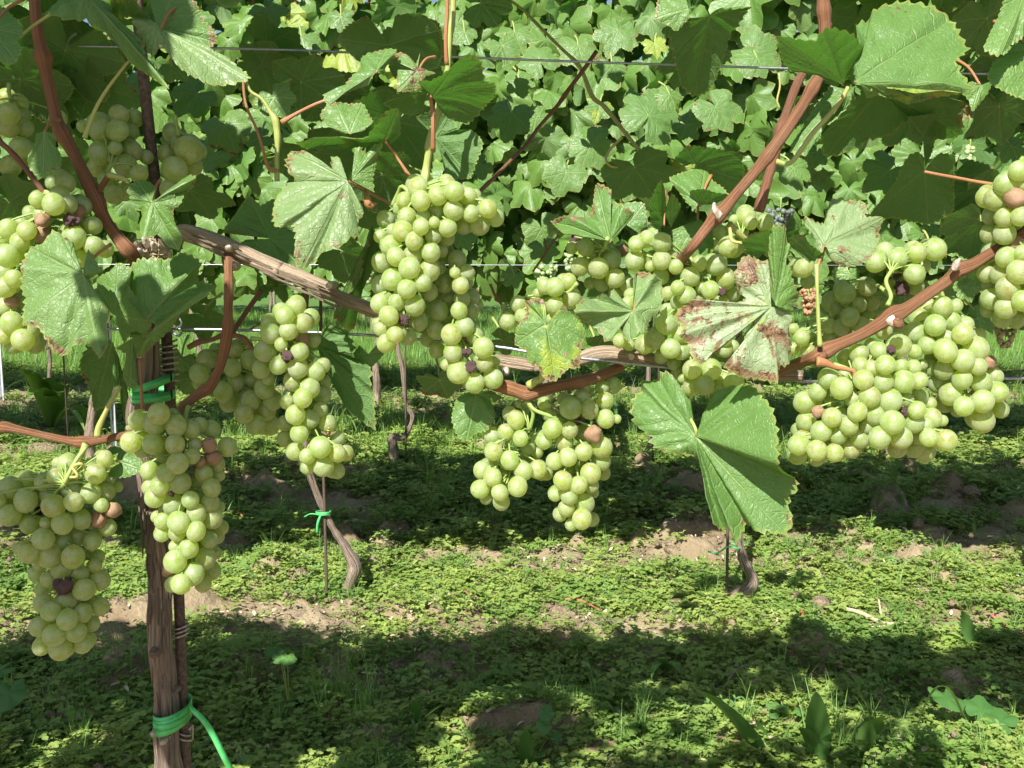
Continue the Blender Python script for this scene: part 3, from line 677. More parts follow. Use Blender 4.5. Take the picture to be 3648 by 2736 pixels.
tube('petiole', [pt('2',1275,430,.848),pt('2',1268,260,.846),pt('2',1276,100,.846),pt('2',1278,-40,.846)], [.0019,.0016,.0016,.0018], M_redpet, vine)
cane('2', [(160,1190,24),(160,1040,22),(165,930,24),(160,850,30),(150,790,34),(120,740,22),(60,650,16),(-20,590,14),(-50,470,13)], .90, M_petiole, None, 'cane')
cane('2', [(190,805,26),(290,745,15),(400,690,15),(500,650,14),(620,590,13),(790,510,13)], .89, M_redpet, None, 'petiole', 10)
cane('2', [(165,1120,22,.9),(110,1110,18),(75,1010,14),(30,860,13),(-40,700,12),(-60,560,12),(-50,480,12)], .895, M_redpet, None, 'petiole', 10)
cane('4', [(690,572,20,.80),(640,660,20),(560,760,21),(460,870,22),(390,970,22),(330,1050,22),(280,1078,22),(215,1060,26)], .80, M_petiole, None, 'petiole', 10)
cane('8', [(480,262,24,.79),(484,400,17),(490,560,18),(497,700,20),(503,800,26)], .785, M_petiole, None, 'petiole', 10)
cane('4', [(1190,1128,14),(1300,1150,14),(1420,1172,15),(1540,1195,16),(1700,1220,18)], .83, M_redpet, None, 'petiole', 8)
cane('1', [(860,385,12),(790,470,12),(700,590,14),(640,690,16),(600,780,18),(575,850,19),(555,905,24)], .80, M_petiole, None, 'petiole', 10)
cane('2', [(870,925,11,.825),(930,1010,12),(985,1090,14),(1035,1170,20),(1060,1230,24)], .835, M_redpet, None, 'petiole', 8)
cane('2', [(625,1190,11,.80),(720,1240,12,.815),(800,1285,12),(870,1320,12),(940,1365,14)], .835, M_redpet, None, 'petiole', 8)
tube('curled_tendril', [pt('2',740,1240,.82),pt('2',755,1300,.815),pt('2',770,1345,.815),pt('2',815,1335,.815)], [.001,.003,.0035,.0005], M_redpet, vine, ridge=.4)
cane('5', [(790,1060,20),(740,1140,20),(690,1240,22),(650,1330,30),(640,1390,34)], .80, M_petiole, nb, 'petiole', 10)
cane('5', [(915,880,13),(922,1000,13),(930,1120,15),(935,1220,17)], .835, M_redpet, None, 'petiole', 8)
cane('5', [(1720,430,24,.90),(1640,540,22,.895),(1560,660,24,.885),(1500,740,24,.86)], .89, M_shade_cane, None, 'spur', 10)
cane('5', [(1850,540,9),(1750,620,8),(1640,690,8)], .9, M_shade_cane, None, 'tendril', 6)
cane('8', [(560,140,20),(640,200,18),(740,270,20)], .84, M_old, None, 'spur', 10)
# canes of the neighbour, from the left edge
cane('1', [(-60,840,30),(0,930,28),(60,985,24),(150,1085,23),(250,1215,23),(320,1300,20),(370,1370,16)], .82, M_shade_cane, nb, 'cane', 12)
cane('5', [(-80,1345,46),(20,1330,44),(90,1340,40),(200,1365,36),(330,1395,38),(480,1425,42),(560,1430,52),(640,1418,42),(760,1395,38),(900,1370,40),(1000,1340,34,.84)], .815, M_cane, nb)
cane('5', [(565,1440,36),(530,1520,26),(500,1590,24),(470,1640,26)], .80, M_petiole, nb, 'bunch_spur', 10)
tube('tendril', [pt('I',520,250,.785),pt('I',575,240,.78),pt('I',540,175,.78),pt('I',600,150,.78),pt('I',635,200,.785)], [.0012]*4+[.0006], M_tendril, nb)
cane('1', [(130,245,13),(190,190,14),(260,140,14),(350,80,16),(420,40,16)], .81, M_petiole, nb, 'petiole', 8)
# green plastic ties
def tie(name, turns, label):
    mb = MB()
    for (pts, wd) in turns:
        P = np.array(pts); n = len(P); up = np.array((0,0,wd/2)); V = []
        for p in P: V += [p-up, p+up, p+up*.9+np.array((0,.0006,0)), p-up*.9+np.array((0,.0006,0))]
        F = []
        for k in range(n-1):
            for q in range(4): F.append([k*4+q, k*4+(q+1)%4, (k+1)*4+(q+1)%4, (k+1)*4+q])
        mb.add(V, F)
    return mb
def loop(W, ac, bc, ra, Yc, ry, wd, tilt=0., ph=0, n=36):
    c = pt(W, ac, bc, Yc); rx = rad(W, ra, Yc)
    return ([c+np.array((rx*math.cos(a), -ry*math.sin(a), tilt*math.cos(a))) for a in np.linspace(ph, ph+2*math.pi, n)], wd)
t1 = tie('t', [loop('5',1005,1050,128,.895,.027,.0075,.0065), loop('5',1005,1112,128,.895,.0275,.0085,-.001), loop('5',1007,1128,128,.895,.028,.005,.002)], '')
tag(t1.build('plant_tie', M_tie, None), 'green plastic tie wrapped double round the upper trunk and rod', 'plant tie', 'green plastic ties')
lo = [loop('9',898,1345+k*16,94,.895,.0265+.0007*(k%3),.0062,.0012*math.sin(k*2.1)+.0025, k) for k in range(5)]
tt = tie('t', lo, '')
tt.tube([pt('9',985,1330,.885),pt('9',1005,1358,.868),pt('9',1060,1412,.862),pt('9',1110,1490,.862),pt('9',1160,1590,.866),pt('9',1205,1680,.875),pt('9',1250,1800,.885)], [.0015,.0022,.0026,.0028,.0028,.0028,.0028], seg=10, sub=6)
tag(tt.build('plant_tie', M_tie, None), 'green plastic tie round the lower trunk with a long loose tail', 'plant tie', 'green plastic ties')
# ------------------------------------------------------------------ grape bunches: window, "a,b,r,level[,kind]; ..."
bunch('large central grape bunch hanging before the old arm, with winged shoulder', .800, [('C', """484,140,74,1;503,232,70,0;625,197,66,1;745,165,68,0;700,120,56,1;620,130,45,2;845,200,60,1;890,200,50,2;740,305,68,0;865,325,58,0;985,290,66,0;1040,355,62,1;928,410,67,1;810,410,66,2;618,308,54,1;522,345,47,1;404,352,68,1;600,388,38,0;505,420,58,0;698,428,62,0;370,450,70,0;300,450,50,1;385,230,60,2;355,290,52,2;253,370,66,2;212,488,48,1;456,522,63,0;595,485,58,1;290,557,72,0;245,550,45,1;576,605,68,0;325,638,66,0;445,630,66,1;223,675,72,1;422,718,75,0;565,738,74,0;640,720,45,2;300,800,76,0;220,840,72,1;405,868,67,0;515,825,60,0;565,890,62,1;208,973,66,0;333,960,62,1;462,988,71,0;273,1063,70,0;385,1088,42,0,raisin;488,1103,70,1;225,1155,58,1;195,1115,45,2;316,1200,58,0;410,1212,62,1;255,1262,66,1;690,500,58,2;650,590,50,2""")],
 [('C',300,270,.83),('C',340,180,.825),('C',370,130,.82),('C',440,190,.815)], seed=1)
bunch('drooping grape bunch right of the central one, tip with two raisins', .822, [('C', """765,660,67,1;750,752,38,0;833,752,57,0;790,843,57,0;675,832,66,1;680,620,60,2;835,830,45,2;690,940,72,2;628,1030,76,1;780,1025,60,1;800,940,60,2;870,930,62,2;860,1030,60,2;610,1165,64,1;818,1140,70,1;725,1197,73,0;895,1210,58,1;555,1230,55,2;735,1328,65,0;620,1310,58,2;690,1415,42,1;955,1293,73,0;833,1328,32,0,raisin;865,1425,42,0,raisin;1035,1390,42,1;967,1405,61,0;776,1470,78,0;892,1548,71,0;1026,1515,70,0;905,985,50,2;700,770,50,3""")],
 [('C',700,470,.85),('C',720,560,.845),('C',740,620,.84)], seed=2)
bunch('grape bunch below the steel wire with a wasp on it', .815, [('B', """897,205,72,1;785,240,62,1;820,268,72,0;1022,283,66,1;958,330,71,0;707,330,72,1;845,387,70,0;705,410,78,0;1043,468,52,1;935,455,66,1,tan;668,547,83,0;790,497,52,0;838,587,40,0,raisin;933,553,69,0;1000,590,50,2;768,657,69,0;920,678,79,0;1060,705,73,0;1115,658,58,1;635,690,72,1;885,783,77,1;1013,835,76,0;1120,790,58,2;1110,890,70,1;865,890,60,2;958,912,74,0;835,945,55,1;1095,1005,62,1;900,1043,75,0;1015,1077,68,1;1152,1110,70,1;930,1190,70,0;1095,1230,66,2;1230,1225,58,2;1092,1295,80,0;1228,1343,68,0;1290,1340,65,1;992,1365,60,0;893,1330,66,1;995,1450,55,1;1118,1445,78,0;1225,1478,62,1;820,1230,65,2;820,1110,60,2;1040,1180,60,2;690,760,50,2""")],
 [('B',560,450,.835),('B',640,455,.83),('B',760,440,.825),('B',800,470,.825)], seed=3)
bunch('half shaded grape bunch hanging behind the down curving cane', .862, [('B', """213,612,77,1;275,530,45,2;150,722,72,0;148,800,48,1;410,678,68,0;440,540,68,1;547,615,73,0;490,510,50,2;560,770,56,2;440,785,68,1;660,838,77,0;340,865,76,1;550,933,75,0;725,932,74,0;380,950,72,2;670,1010,78,1;500,1040,70,0;590,1120,75,1;700,1125,78,1;455,880,65,2;600,700,60,2""")],
 [('B',430,430,.865),('B',500,440,.865),('B',560,500,.868)], seed=4)
bunch('long grape bunch in front of the trunk, tip touching the steel rod', .785, [('H', """368,165,82,0;330,240,88,0;203,218,75,1;150,270,42,2;478,165,45,2;500,258,82,1;145,388,80,0;318,402,78,0;228,455,52,1;495,405,76,0;620,290,72,1;690,250,60,2;775,290,75,2;650,410,55,1;765,412,58,1,tan;905,425,78,2;628,498,62,0;795,505,62,1,tan;690,540,42,1,tan;515,555,79,0;390,470,75,2;290,610,75,1;425,628,72,0;345,555,60,2;722,635,68,1;830,560,60,2;535,710,80,0;375,730,76,0;300,745,65,1;650,700,62,2;783,748,72,1;335,822,80,0;615,843,65,0;770,865,74,1;485,880,84,1;462,795,24,0,raisin;660,952,80,0;790,992,78,1;350,975,48,2;395,1010,65,1;522,1020,85,0;660,1090,78,0;512,1100,70,1;390,1110,62,1;765,1155,70,1;860,1060,60,2;830,1130,60,2;495,1210,50,1;602,1225,76,0;735,1300,88,0;495,1328,88,0;815,1265,50,2;440,1400,48,1,tan;635,1428,90,0;780,1400,78,2;470,1510,60,1;540,1505,76,0;715,1500,70,2;840,650,50,2;840,900,50,2;420,930,60,2""")],
 [('H',600,100,.83),('H',585,150,.82),('H',580,210,.81),('H',590,240,.805)], seed=5)
bunch('shaded long grape bunch at the lower left with one split berry', .795, [('I', """495,150,72,1;430,145,45,2;772,113,64,0;705,225,74,0;525,332,72,1;668,363,76,0;785,357,66,1;545,432,68,0;748,455,52,0;836,495,56,0,tan;727,562,62,0,tan;600,300,40,2;870,320,40,2;800,270,50,2;415,250,65,1;320,285,62,1;75,325,82,1;200,270,70,2;365,375,70,1;190,420,85,0;395,460,83,0;600,560,73,0;70,530,80,0;-20,420,60,0;215,598,68,1;335,587,42,0;460,592,78,0;285,495,35,2,raisin;800,620,62,1;320,705,80,0;467,725,66,1;580,690,60,2;683,722,68,1;160,775,60,1;215,815,70,0;365,830,85,1;540,838,84,0;640,820,45,2;725,830,50,2;700,900,55,1;455,930,76,1;300,880,60,2;590,960,62,1;270,965,60,2;360,1005,60,1;475,1055,63,0,raisin;740,1010,75,1;622,1080,80,0;310,1075,55,2;490,1170,80,1;320,1185,72,1;375,1240,70,0;740,1205,70,1;610,1255,72,0;498,1300,75,0;290,1350,75,0;680,1330,60,2;562,1390,75,0;403,1415,84,0;305,1500,66,1;445,1515,85,1;615,1480,72,1;650,1450,60,2;640,1150,60,2;-90,340,80,1;-60,520,80,1;-130,440,80,1""")],
 [('I',640,20,.80),('I',560,130,.79),('I',500,240,.785),('I',480,290,.785)], seed=6)
bunch('lit grape bunch at the left edge with browning berries behind the spotted leaf', .800, [('A', """390,590,65,1;352,640,66,0;440,640,62,0;540,650,60,1;245,610,48,1;510,690,45,0,tan;470,750,42,0,raisin;278,745,42,0,tan;270,710,48,1;485,858,75,0;175,815,57,0;270,835,55,1,tan;130,890,60,1;615,915,60,0;690,935,55,1;612,780,55,1;520,1000,58,1;55,805,65,1;45,980,72,0;90,1130,55,0;30,1085,55,1;30,1185,65,0;85,1280,42,0,tan;30,1310,55,1;200,700,50,2;430,500,64,1;75,1420,70,1;190,1470,65,1;150,1530,68,0;230,1560,60,1;20,1510,50,1;90,1570,50,1;140,765,45,2;10,880,60,2;350,500,50,2;330,900,60,2;240,1000,60,2;180,1130,60,2;200,1300,60,2;-60,1100,70,1;-70,1300,70,1;-70,1450,60,1;-60,930,60,1""")],
 [('A',300,560,.82),('A',340,580,.815),('A',400,620,.81)], seed=7)
bunch('grape bunch in the upper left between the red brown cane and the rod', .870, [('A', """660,150,75,1;772,158,68,0;780,55,60,1;655,305,70,0;757,272,44,0;865,290,62,1;860,165,52,2;885,75,55,2;825,390,70,1;912,440,56,0;545,130,40,2;960,330,45,1;750,578,60,1;640,400,60,2;700,480,55,2;820,560,55,2""")],
 [('A',700,460,.85),('A',715,420,.86),('A',730,380,.865)], seed=8)
bunch('dim grape bunch just right of the rusty rod', .885, [('A', """1130,170,60,2;1090,315,58,1;1235,285,84,1;1150,410,76,0;1110,540,60,0;1270,390,60,2;1180,240,60,2;1300,290,55,2""")],
 [('A',1150,60,.90),('A',1160,120,.895),('A',1170,170,.89)], seed=9)
bunch('deeply shaded grape bunch in the far upper left corner', .90, [('A', """60,50,66,1;65,140,58,1;135,270,65,1;155,140,60,2;150,60,50,2;70,390,66,0;10,140,40,1;330,400,60,2;40,-60,60,2;120,-20,60,2;-40,30,60,1;200,330,60,2;-50,160,60,2;380,80,55,2""")],
 [('A',60,-150,.91),('A',60,-100,.905),('A',70,-50,.90)], seed=10)
bunch('shadowy grape bunch left of the scarred berries, under the crumpled leaf', .862, [('E', """770,175,60,0;905,165,85,0;1050,130,70,1;960,75,50,2;1095,200,70,1;975,240,36,1;1160,295,88,0;850,360,88,0;1030,375,97,0;1195,475,88,0;1310,540,75,0;1255,200,62,1,tan;1060,520,80,2;940,520,55,2;1200,620,70,2;800,100,42,1,raisin""")],
 [('E',1120,80,.83),('E',1100,140,.84),('E',1090,180,.85)], seed=11)
bunch('broad grape bunch hidden partly behind the scorched three lobed leaf', .838, [('F', """110,350,62,0;205,310,70,1;325,342,78,0;95,495,80,0;205,470,45,1;325,490,75,0;405,460,55,1;445,545,60,0;230,540,45,1;320,625,68,1;460,720,58,0;375,770,58,1;565,632,78,0;642,520,63,0;790,530,85,0;868,650,82,0;735,740,70,0;535,790,78,0;660,720,50,1;640,800,60,1;930,775,62,1;825,850,65,1;460,850,60,1;790,650,40,2;380,920,70,1;365,1030,85,0;465,1010,50,1;272,1155,83,0;480,1120,65,0;400,1235,78,0;180,1200,80,1;490,1260,70,1;325,1300,62,1;430,1360,60,2;860,1160,55,1;930,1215,50,1;860,1250,60,1;470,1440,60,2;500,1490,40,1;582,1412,80,0;740,1415,88,0;575,1565,72,1;685,1545,80,0;935,1525,85,0;810,1590,82,1;600,930,70,1;720,1000,75,1;600,1100,75,1;750,1150,70,1;620,1250,70,1;40,860,60,1;835,760,32,0,raisin;60,780,55,1;1000,900,60,2"""), ('E', '1240,1090,70,1;1330,1130,60,2')],
 [('F',560,470,.84),('F',620,560,.842),('F',680,610,.845)], seed=12)
bunch('small pale grape bunch behind the yellow patched leaf', .860, [('E', """500,555,75,1;600,560,88,0;733,505,78,0;765,675,92,0;602,745,82,0;430,620,45,1;240,730,80,1;275,850,70,1;135,900,85,1;560,880,55,1;100,760,35,2;400,800,80,2;480,950,70,2""")],
 [('E',820,520,.86),('E',760,590,.865),('E',680,640,.87)], seed=13)
bunch('left wing of the bunch hanging under the lower brown cane', .838, [('G', """520,460,92,1;460,400,75,2;290,620,92,1;420,580,80,1;565,640,78,0;300,775,85,0;460,855,93,0;190,955,92,1;290,1022,88,0;167,1140,90,0;225,1230,60,1;360,1175,82,0;375,1265,85,1;538,1115,97,0;595,965,88,0;735,945,90,0;640,740,70,2;820,985,68,1;545,300,42,2;610,340,50,2;280,850,60,2;400,980,60,2;620,860,60,2""")],
 [('G',600,200,.845),('G',650,310,.845),('G',690,400,.845),('G',655,560,.85)], seed=14)
bunch('right wing of the bunch under the lower cane, with one pink rotten berry', .835, [('G', """880,543,98,0;795,663,84,0;715,640,50,1;1060,345,105,0;1245,360,88,1;1405,448,90,0;1515,450,42,1;1050,560,80,0;1000,690,85,1;1170,590,85,2;1288,600,82,0,tan;1125,465,45,1,raisin;1365,730,103,0;1187,775,85,0;900,865,84,0;1032,825,90,0;730,780,60,2;1255,985,97,0;982,1055,93,0;1135,1100,88,0;905,1190,72,0;1045,1213,82,0;1200,1280,97,0;1015,1330,82,0;955,1385,75,1;1170,1435,100,0;1270,1440,72,2;1060,1495,60,1;1265,1110,70,1;1380,980,75,2;1370,870,85,1;990,250,65,2;1180,240,75,1;1220,180,60,2;1400,270,85,2;800,300,70,2;850,410,70,2;1130,880,60,2;1290,1180,50,2;1480,120,80,2;1050,960,60,2;1370,140,70,2""")],
 [('G',620,220,.85),('G',690,350,.842),('G',860,420,.84),('G',1020,465,.845)], seed=15)
bunch('handful of grapes in the upper right below the forked cane', .862, [('F', """1035,130,82,1;935,150,42,0;1075,175,56,0;1200,175,72,1;820,255,60,1;885,380,82,0;800,370,55,1;1230,420,42,2;1230,670,50,2;1000,250,60,2;1130,90,50,2"""), ('J', '230,425,92,0;270,560,70,2')],
 [('F',880,190,.835),('F',950,230,.845),('F',1000,280,.855)], seed=16)
bunch('loose grape bunch behind the freckled leaf above the right hand cane', .858, [('J', """1030,265,88,1;940,370,98,0;1155,333,90,0;1345,278,93,0;1525,245,105,0;1320,485,98,0;1400,410,75,2;1330,610,82,2;1080,620,78,2;1190,620,72,1,raisin;1090,470,45,2;1150,510,32,1,raisin""")],
 [('J',1060,790,.815),('J',1090,700,.83),('J',1040,560,.845),('J',1090,460,.85)], seed=17)
bunch('dark shaded grape bunch under the freckled leaf, left of the right hand cane', .885, [('J', """855,613,88,0;640,675,98,0;500,760,98,1;720,700,80,1;685,910,88,0;560,860,80,2;780,790,70,1;900,770,75,2;480,1000,75,1;600,1010,80,1;790,990,80,1;860,870,70,2;500,1130,80,1;640,1100,75,1;1050,790,60,2;1020,1050,80,1;1180,1040,70,2;210,1115,78,0;130,1030,55,2;320,1120,60,2;270,1250,75,1;130,1220,60,2;400,1180,60,2;960,900,70,2""")],
 [('J',1080,700,.85),('J',960,600,.87),('J',850,560,.88)], seed=18)
bunch('big spreading grape bunch at lower right with a wounded brown mouthed berry', .780, [('K', """540,215,115,1;688,325,120,0;420,365,100,1;270,480,125,1;720,180,70,2;425,590,68,0,tan;935,230,108,0;1160,260,108,0;1390,250,120,0;905,70,90,1;1030,100,85,1;1185,60,105,0;1360,80,85,1;1500,90,85,1;1600,60,60,2;1560,240,95,1;1005,420,115,0;1235,465,130,0;820,450,90,1;865,590,105,0;580,655,108,0;1060,625,110,0;1420,460,80,1;1540,570,95,0;1390,585,50,0,raisin;1570,420,95,2;1260,710,128,0;1500,715,112,0;770,745,105,0;458,812,115,0;980,755,85,1;1120,880,128,0;1365,885,115,0;900,890,105,1;650,860,100,1;290,700,110,2;200,800,85,2;205,960,120,0;412,1025,110,0;610,1050,100,1;790,1010,100,1;190,1070,115,2;410,1110,95,2;1710,660,110,1;1640,740,80,1;1820,690,65,2;1670,880,98,0;1870,910,115,0;1690,500,70,2;1530,880,80,2;1320,1000,110,2;1630,1050,118,2;1510,1000,110,2;750,950,60,2;560,480,60,2"""), ('D', '550,590,72,1;730,548,88,1;650,585,36,0,raisin;380,620,85,2;260,640,70,2;480,540,55,2;850,600,60,2')],
 [('K',600,60,.79),('K',760,110,.785),('K',820,160,.785),('K',850,300,.79)], seed=19)
bunch('grape bunch on the right whose tip hangs over the dark wire', .800, [('D', """1085,218,82,0;1190,212,60,1;1165,340,70,1;880,310,82,1;1022,375,88,0;860,438,87,0;955,545,73,0;1255,450,82,0;1275,375,70,1;1110,590,97,0;1120,490,85,1;1370,575,100,0;1240,570,50,2;1258,672,88,0;1390,460,60,2;1385,725,70,0;1480,690,55,1,tan;1098,755,80,0;985,740,65,1;1250,835,82,0;1415,860,82,0;1525,805,72,1;1050,870,80,1;1152,958,94,0;1550,938,82,0;1265,1060,80,0;1424,1018,90,0;1575,1090,70,1;1420,1180,102,1;1100,1040,75,2;1210,1090,60,2;960,200,60,2;990,650,55,2""")],
 [('D',1060,60,.82),('D',1080,110,.82),('D',1100,160,.82)], seed=20)
bunch('tall grape bunch cut by the right edge, with a pinkish berry', .775, [('L', """618,290,100,0;440,408,92,1;515,430,95,0;735,170,85,0;700,425,88,0,tan;480,570,80,2;600,590,78,0;740,580,80,0;600,737,92,0;470,740,85,1;700,830,66,1,tan;490,920,98,1;615,945,88,0;765,910,70,0;435,1095,75,1;560,1100,88,0;735,1075,100,0;465,1190,70,2;628,1225,100,0;475,1320,90,1;760,1335,85,0;612,1400,92,0;450,1420,65,2;580,1490,85,2;700,1500,85,2;640,510,60,2;790,290,66,0;800,1200,70,1;860,420,80,1;860,700,90,1;880,950,90,1;900,1200,90,1;880,1400,85,1;860,160,90,1;900,1060,90,0;890,560,90,0""")],
 [('L',760,60,.80),('L',740,110,.79),('L',730,160,.79)], seed=21)
# the wasp on the third bunch
def wasp():
    c = pt('B',1160,1165,.768); t = thing('wasp', c, 'small black and yellow wasp sitting on a berry by the lit leaf', 'wasp')
    Mb = plain('wasp_black', (.02,.015,.01), (.05,.04,.02), 900, .4); My = plain('wasp_yellow', (.65,.45,.06), (.75,.55,.1), 900, .4)
    Mw = plain('wasp_wing', (.35,.27,.14), (.5,.4,.25), 900, .3, 0, .1, .0002, .6)
    up = np.array((.0003,-.0012,.001))
    for k in range(6):
        r = [.0010,.0019,.0023,.0023,.0017,.0009][k]; p = c+np.array((-.0002*k,-.0002,.0042-.0016*k+.0))
        mb = MB(); mb.tube([p, p-np.array((.0001,0,.0016))], [r, r*.96], seg=10, sub=2); mb.build('abdomen_band', My if k%2 == 0 else Mb, t)
    mb = MB(); mb.tube([c-np.array((0,0,.0056)), c-np.array((.0002,0,.0072)), c-np.array((.0002,0,.0092))], [.0012,.0023,.0015], seg=10, sub=3); mb.build('thorax', Mb, t)
    mb = MB(); mb.tube([c-np.array((.0002,0,.0096)), c-np.array((.0002,.0002,.0106)), c-np.array((.0002,.0002,.0118))], [.0009,.0016,.0007], seg=10, sub=3); mb.build('head', My, t)
    t.scale = (.55,.55,.55)
    for s in (-1, 1):
        b = c+np.array((.001*s,-.0018,-.0062)); V = [b, b+np.array((s*.004,-.0006,.0005)), b+np.array((s*.009,-.0010,.0040)), b+np.array((s*.0095,-.0008,.0058)), b+np.array((s*.006,-.0004,.0050)), b+np.array((s*.002,-.0002,.0026))]
        V += [v+np.array((0,.00012,0)) for v in V]; n = 6; Fq = [list(range(n)), list(range(2*n-1, n-1, -1))]+[[q,(q+1)%n,n+(q+1)%n,n+q] for q in range(n)]
        put('wing', mesh('wing', np.array(V)-b, Fq, (Mw,), False), b, t)
        for k in range(3):
            h = c+np.array((.0014*s, .0004, -.0060-.0012*k)); mb = MB(); mb.tube([h, h+np.array((s*.0028,-.001,.0008-.0008*k)), h+np.array((s*.0042,.0012,-.0004-.0012*k))], .00022, seg=4, sub=2); mb.build('leg', Mb, t)
wasp()
# ------------------------------------------------------------------ the large leaves of the near row, outlines read off the photograph
V_ = vine
def tr(*a, **k): k.setdefault('parent', V_); return traced(*a, **k)
# upper left corner
tr('1',(-60,190),[(-120,60),(-60,10),(20,30),(80,85),(130,150),(140,210),(105,250),(135,320),(95,390),(40,405),(-30,370),(-120,330),(-190,260),(-160,200)],.78,parent=nb,gy=.6)
tr('1',(570,-30),[(620,-60),(480,-70),(350,-60),(280,0),(330,60),(390,92),(520,88),(620,130),(690,170),(790,300),(900,390),(1065,485),(990,370),(915,290),(905,190),(800,150),(735,128),(700,-20)],.80,gy=.75,parent=nb,brown=.05)
tr('1',(770,-50),[(720,-50),(735,40),(718,125),(790,95),(870,92),(860,20),(850,-60)],.785,gy=-1.5,warm=.5,under=True,pet=0)
tr('1',(1050,190),[(1010,120),(900,70),(865,120),(900,190),(940,250),(985,320),(1050,275),(1100,340),(1170,420),(1320,495),(1500,500),(1640,480),(1560,400),(1470,330),(1330,295),(1150,270)],.79,gy=.8,label='long pale lit leaf pointing right',pale=.3)
tr('1',(1040,190),[(1000,60),(960,-60),(1150,-100),(1260,-20),(1330,100),(1400,180),(1405,250),(1340,300),(1180,270),(1080,230)],.80,gy=.5,brown=.3,pet=0)
tr('1',(840,-40),[(790,-70),(820,0),(860,90),(930,150),(1030,215),(1020,140),(960,70),(900,-20),(890,-90)],.775,gy=-1.5,under=True,pet=0)
tr('1',(290,865),[(262,855),(215,875),(210,940),(175,1030),(185,1100),(235,1155),(270,1165),(330,1115),(383,1080),(380,1000),(345,940),(350,880),(315,858)],.80,gy=.3,parent=nb,label='small grey green leaf on the thin left cane')
tr('1',(1000,1330),[(985,1300),(905,1285),(850,1312),(820,1240),(880,1170),(960,1170),(1010,1220),(1005,1300),(1080,1320),(1130,1300),(1170,1200),(1230,1140),(1280,1150),(1250,1230),(1205,1250),(1180,1330),(1115,1370),(1130,1450),(1180,1540),(1160,1630),(1090,1610),(1030,1530),(930,1555),(910,1470),(920,1400),(880,1345),(950,1330)],.80,gy=.35,label='small twisted light green leaf beside the rod',jit=.2)
gleaf('1',430,330,424,.97,V_,rot=-20,gx=.2,gy=-1.0,under=True)
gleaf('1',130,520,389,.97,nb,rot=20,gy=-1.0,under=True)
gleaf('1',620,560,354,1.0,V_,rot=10,gy=-1.0,under=True)
gleaf('1',60,1330,389,.93,nb,rot=15,gx=.1,gy=-1.0,under=True)
gleaf('1',1240,1250,283,.95,V_,rot=70,gx=-.3,gy=-1.0,under=True)
gleaf('1',1290,620,180,1.25,V_,rot=-40,gy=.5)
gleaf('1',1480,820,190,1.35,V_,rot=20,gy=.5,brown=.3)
gleaf('1',1400,1000,160,1.4,V_,rot=-60,gy=.4,brown=.25)
gleaf('1',820,560,170,1.3,V_,rot=10,gy=.5)
gleaf('1',1760,300,283,1.05,V_,rot=60,gy=-1.0,under=True)
gleaf('1',1130,430,130,1.0,V_,rot=40,gy=.6)
tr('6',(115,92),[(60,60),(-60,10),(-180,60),(-120,-60),(-20,-185),(60,-120),(150,-170),(230,-60),(310,10),(340,120),(330,280),(220,260),(120,240),(0,185),(-80,130),(-40,100)],.925,gy=.1,under=True,brown=.0,pet=0,label='pale lit underside of a leaf above the old arm')
# top centre
tr('2',(810,475),[(855,470),(880,400),(940,310),(880,290),(800,310),(710,350),(690,430),(600,530),(520,580),(455,600),(480,670),(560,612),(680,545),(760,520)],.80,gy=.8,label='elongated lit leaf folded along its rib')
tr('2',(890,300),[(860,220),(760,90),(640,130),(560,250),(640,330),(760,400),(900,420),(1060,450),(1220,430),(1255,320),(1240,180),(1100,70),(940,75)],.93,gy=-1.0,under=True,pet=0)
tr('2',(1180,640),[(1140,600),(1080,520),(1180,470),(1290,400),(1420,285),(1505,350),(1520,450),(1600,480),(1570,600),(1530,690),(1400,785),(1290,760),(1220,690)],.83,gx=.15,gy=-1.5,under=True,label='backlit folded leaf with shaded right half')
tr('2',(1150,605),[(1130,570),(1050,575),(950,600),(860,660),(960,740),(1060,740),(1120,700)],.84,gy=-1.0,under=True,pet=0)
tr('2',(1080,470),[(1040,430),(890,375),(960,330),(1020,350),(1070,400),(1100,330),(1090,430),(1200,462),(1130,500),(1100,570),(950,595),(945,450)],.82,gy=.3,brown=.6)
tr('2',(640,880),[(600,870),(500,825),(440,760),(460,700),(530,650),(620,660),(720,660),(765,740),(790,800),(720,860)],.86,gy=.5,brown=.25)
tr('2',(870,925),[(915,900),(975,830),(966,670),(880,712),(800,790),(690,865),(520,860),(360,872),(280,890),(370,940),(570,938),(800,905)],.815,gx=-.1,gy=-1.5,under=True,warm=.35,brown=.15,label='bright backlit leaf glowing yellow green')
tr('2',(650,1185),[(690,1100),(665,980),(700,965),(735,1010),(790,945),(850,938),(810,1020),(800,1110),(790,1180),(795,1258),(720,1220)],.80,gy=.2,brown=.3,pet=0)
tr('2',(625,1192),[(612,1150),(570,1120),(568,1010),(505,1000),(500,1085),(440,1030),(330,955),(235,970),(200,1060),(262,1150),(190,1175),(125,1270),(108,1370),(150,1475),(255,1470),(275,1560),(270,1690),(305,1765),(400,1700),(480,1590),(560,1612),(640,1540),(700,1530),(680,1440),(727,1375),(700,1310),(640,1250)],.795,gx=.05,gy=.45,brown=.35,label='large bright lobed leaf with reddish brown margin',pale=.35,pet=0)
tr('2',(1200,900),[(1150,850),(1080,775),(1190,728),(1300,740),(1345,850),(1440,855),(1512,940),(1475,1080),(1430,1172),(1280,1172),(1250,1050),(1170,960)],.91,gy=.0,under=True,pet=0)
gleaf('2',950,800,389,.97,V_,rot=-20,gy=-1.0,under=True)
gleaf('2',320,540,283,.95,V_,rot=100,gy=-1.0,under=True)
gleaf('2',420,1000,354,1.02,V_,rot=20,gy=-1.0,under=True)
gleaf('2',860,1150,306,.96,V_,rot=30,gy=-1.0,under=True)
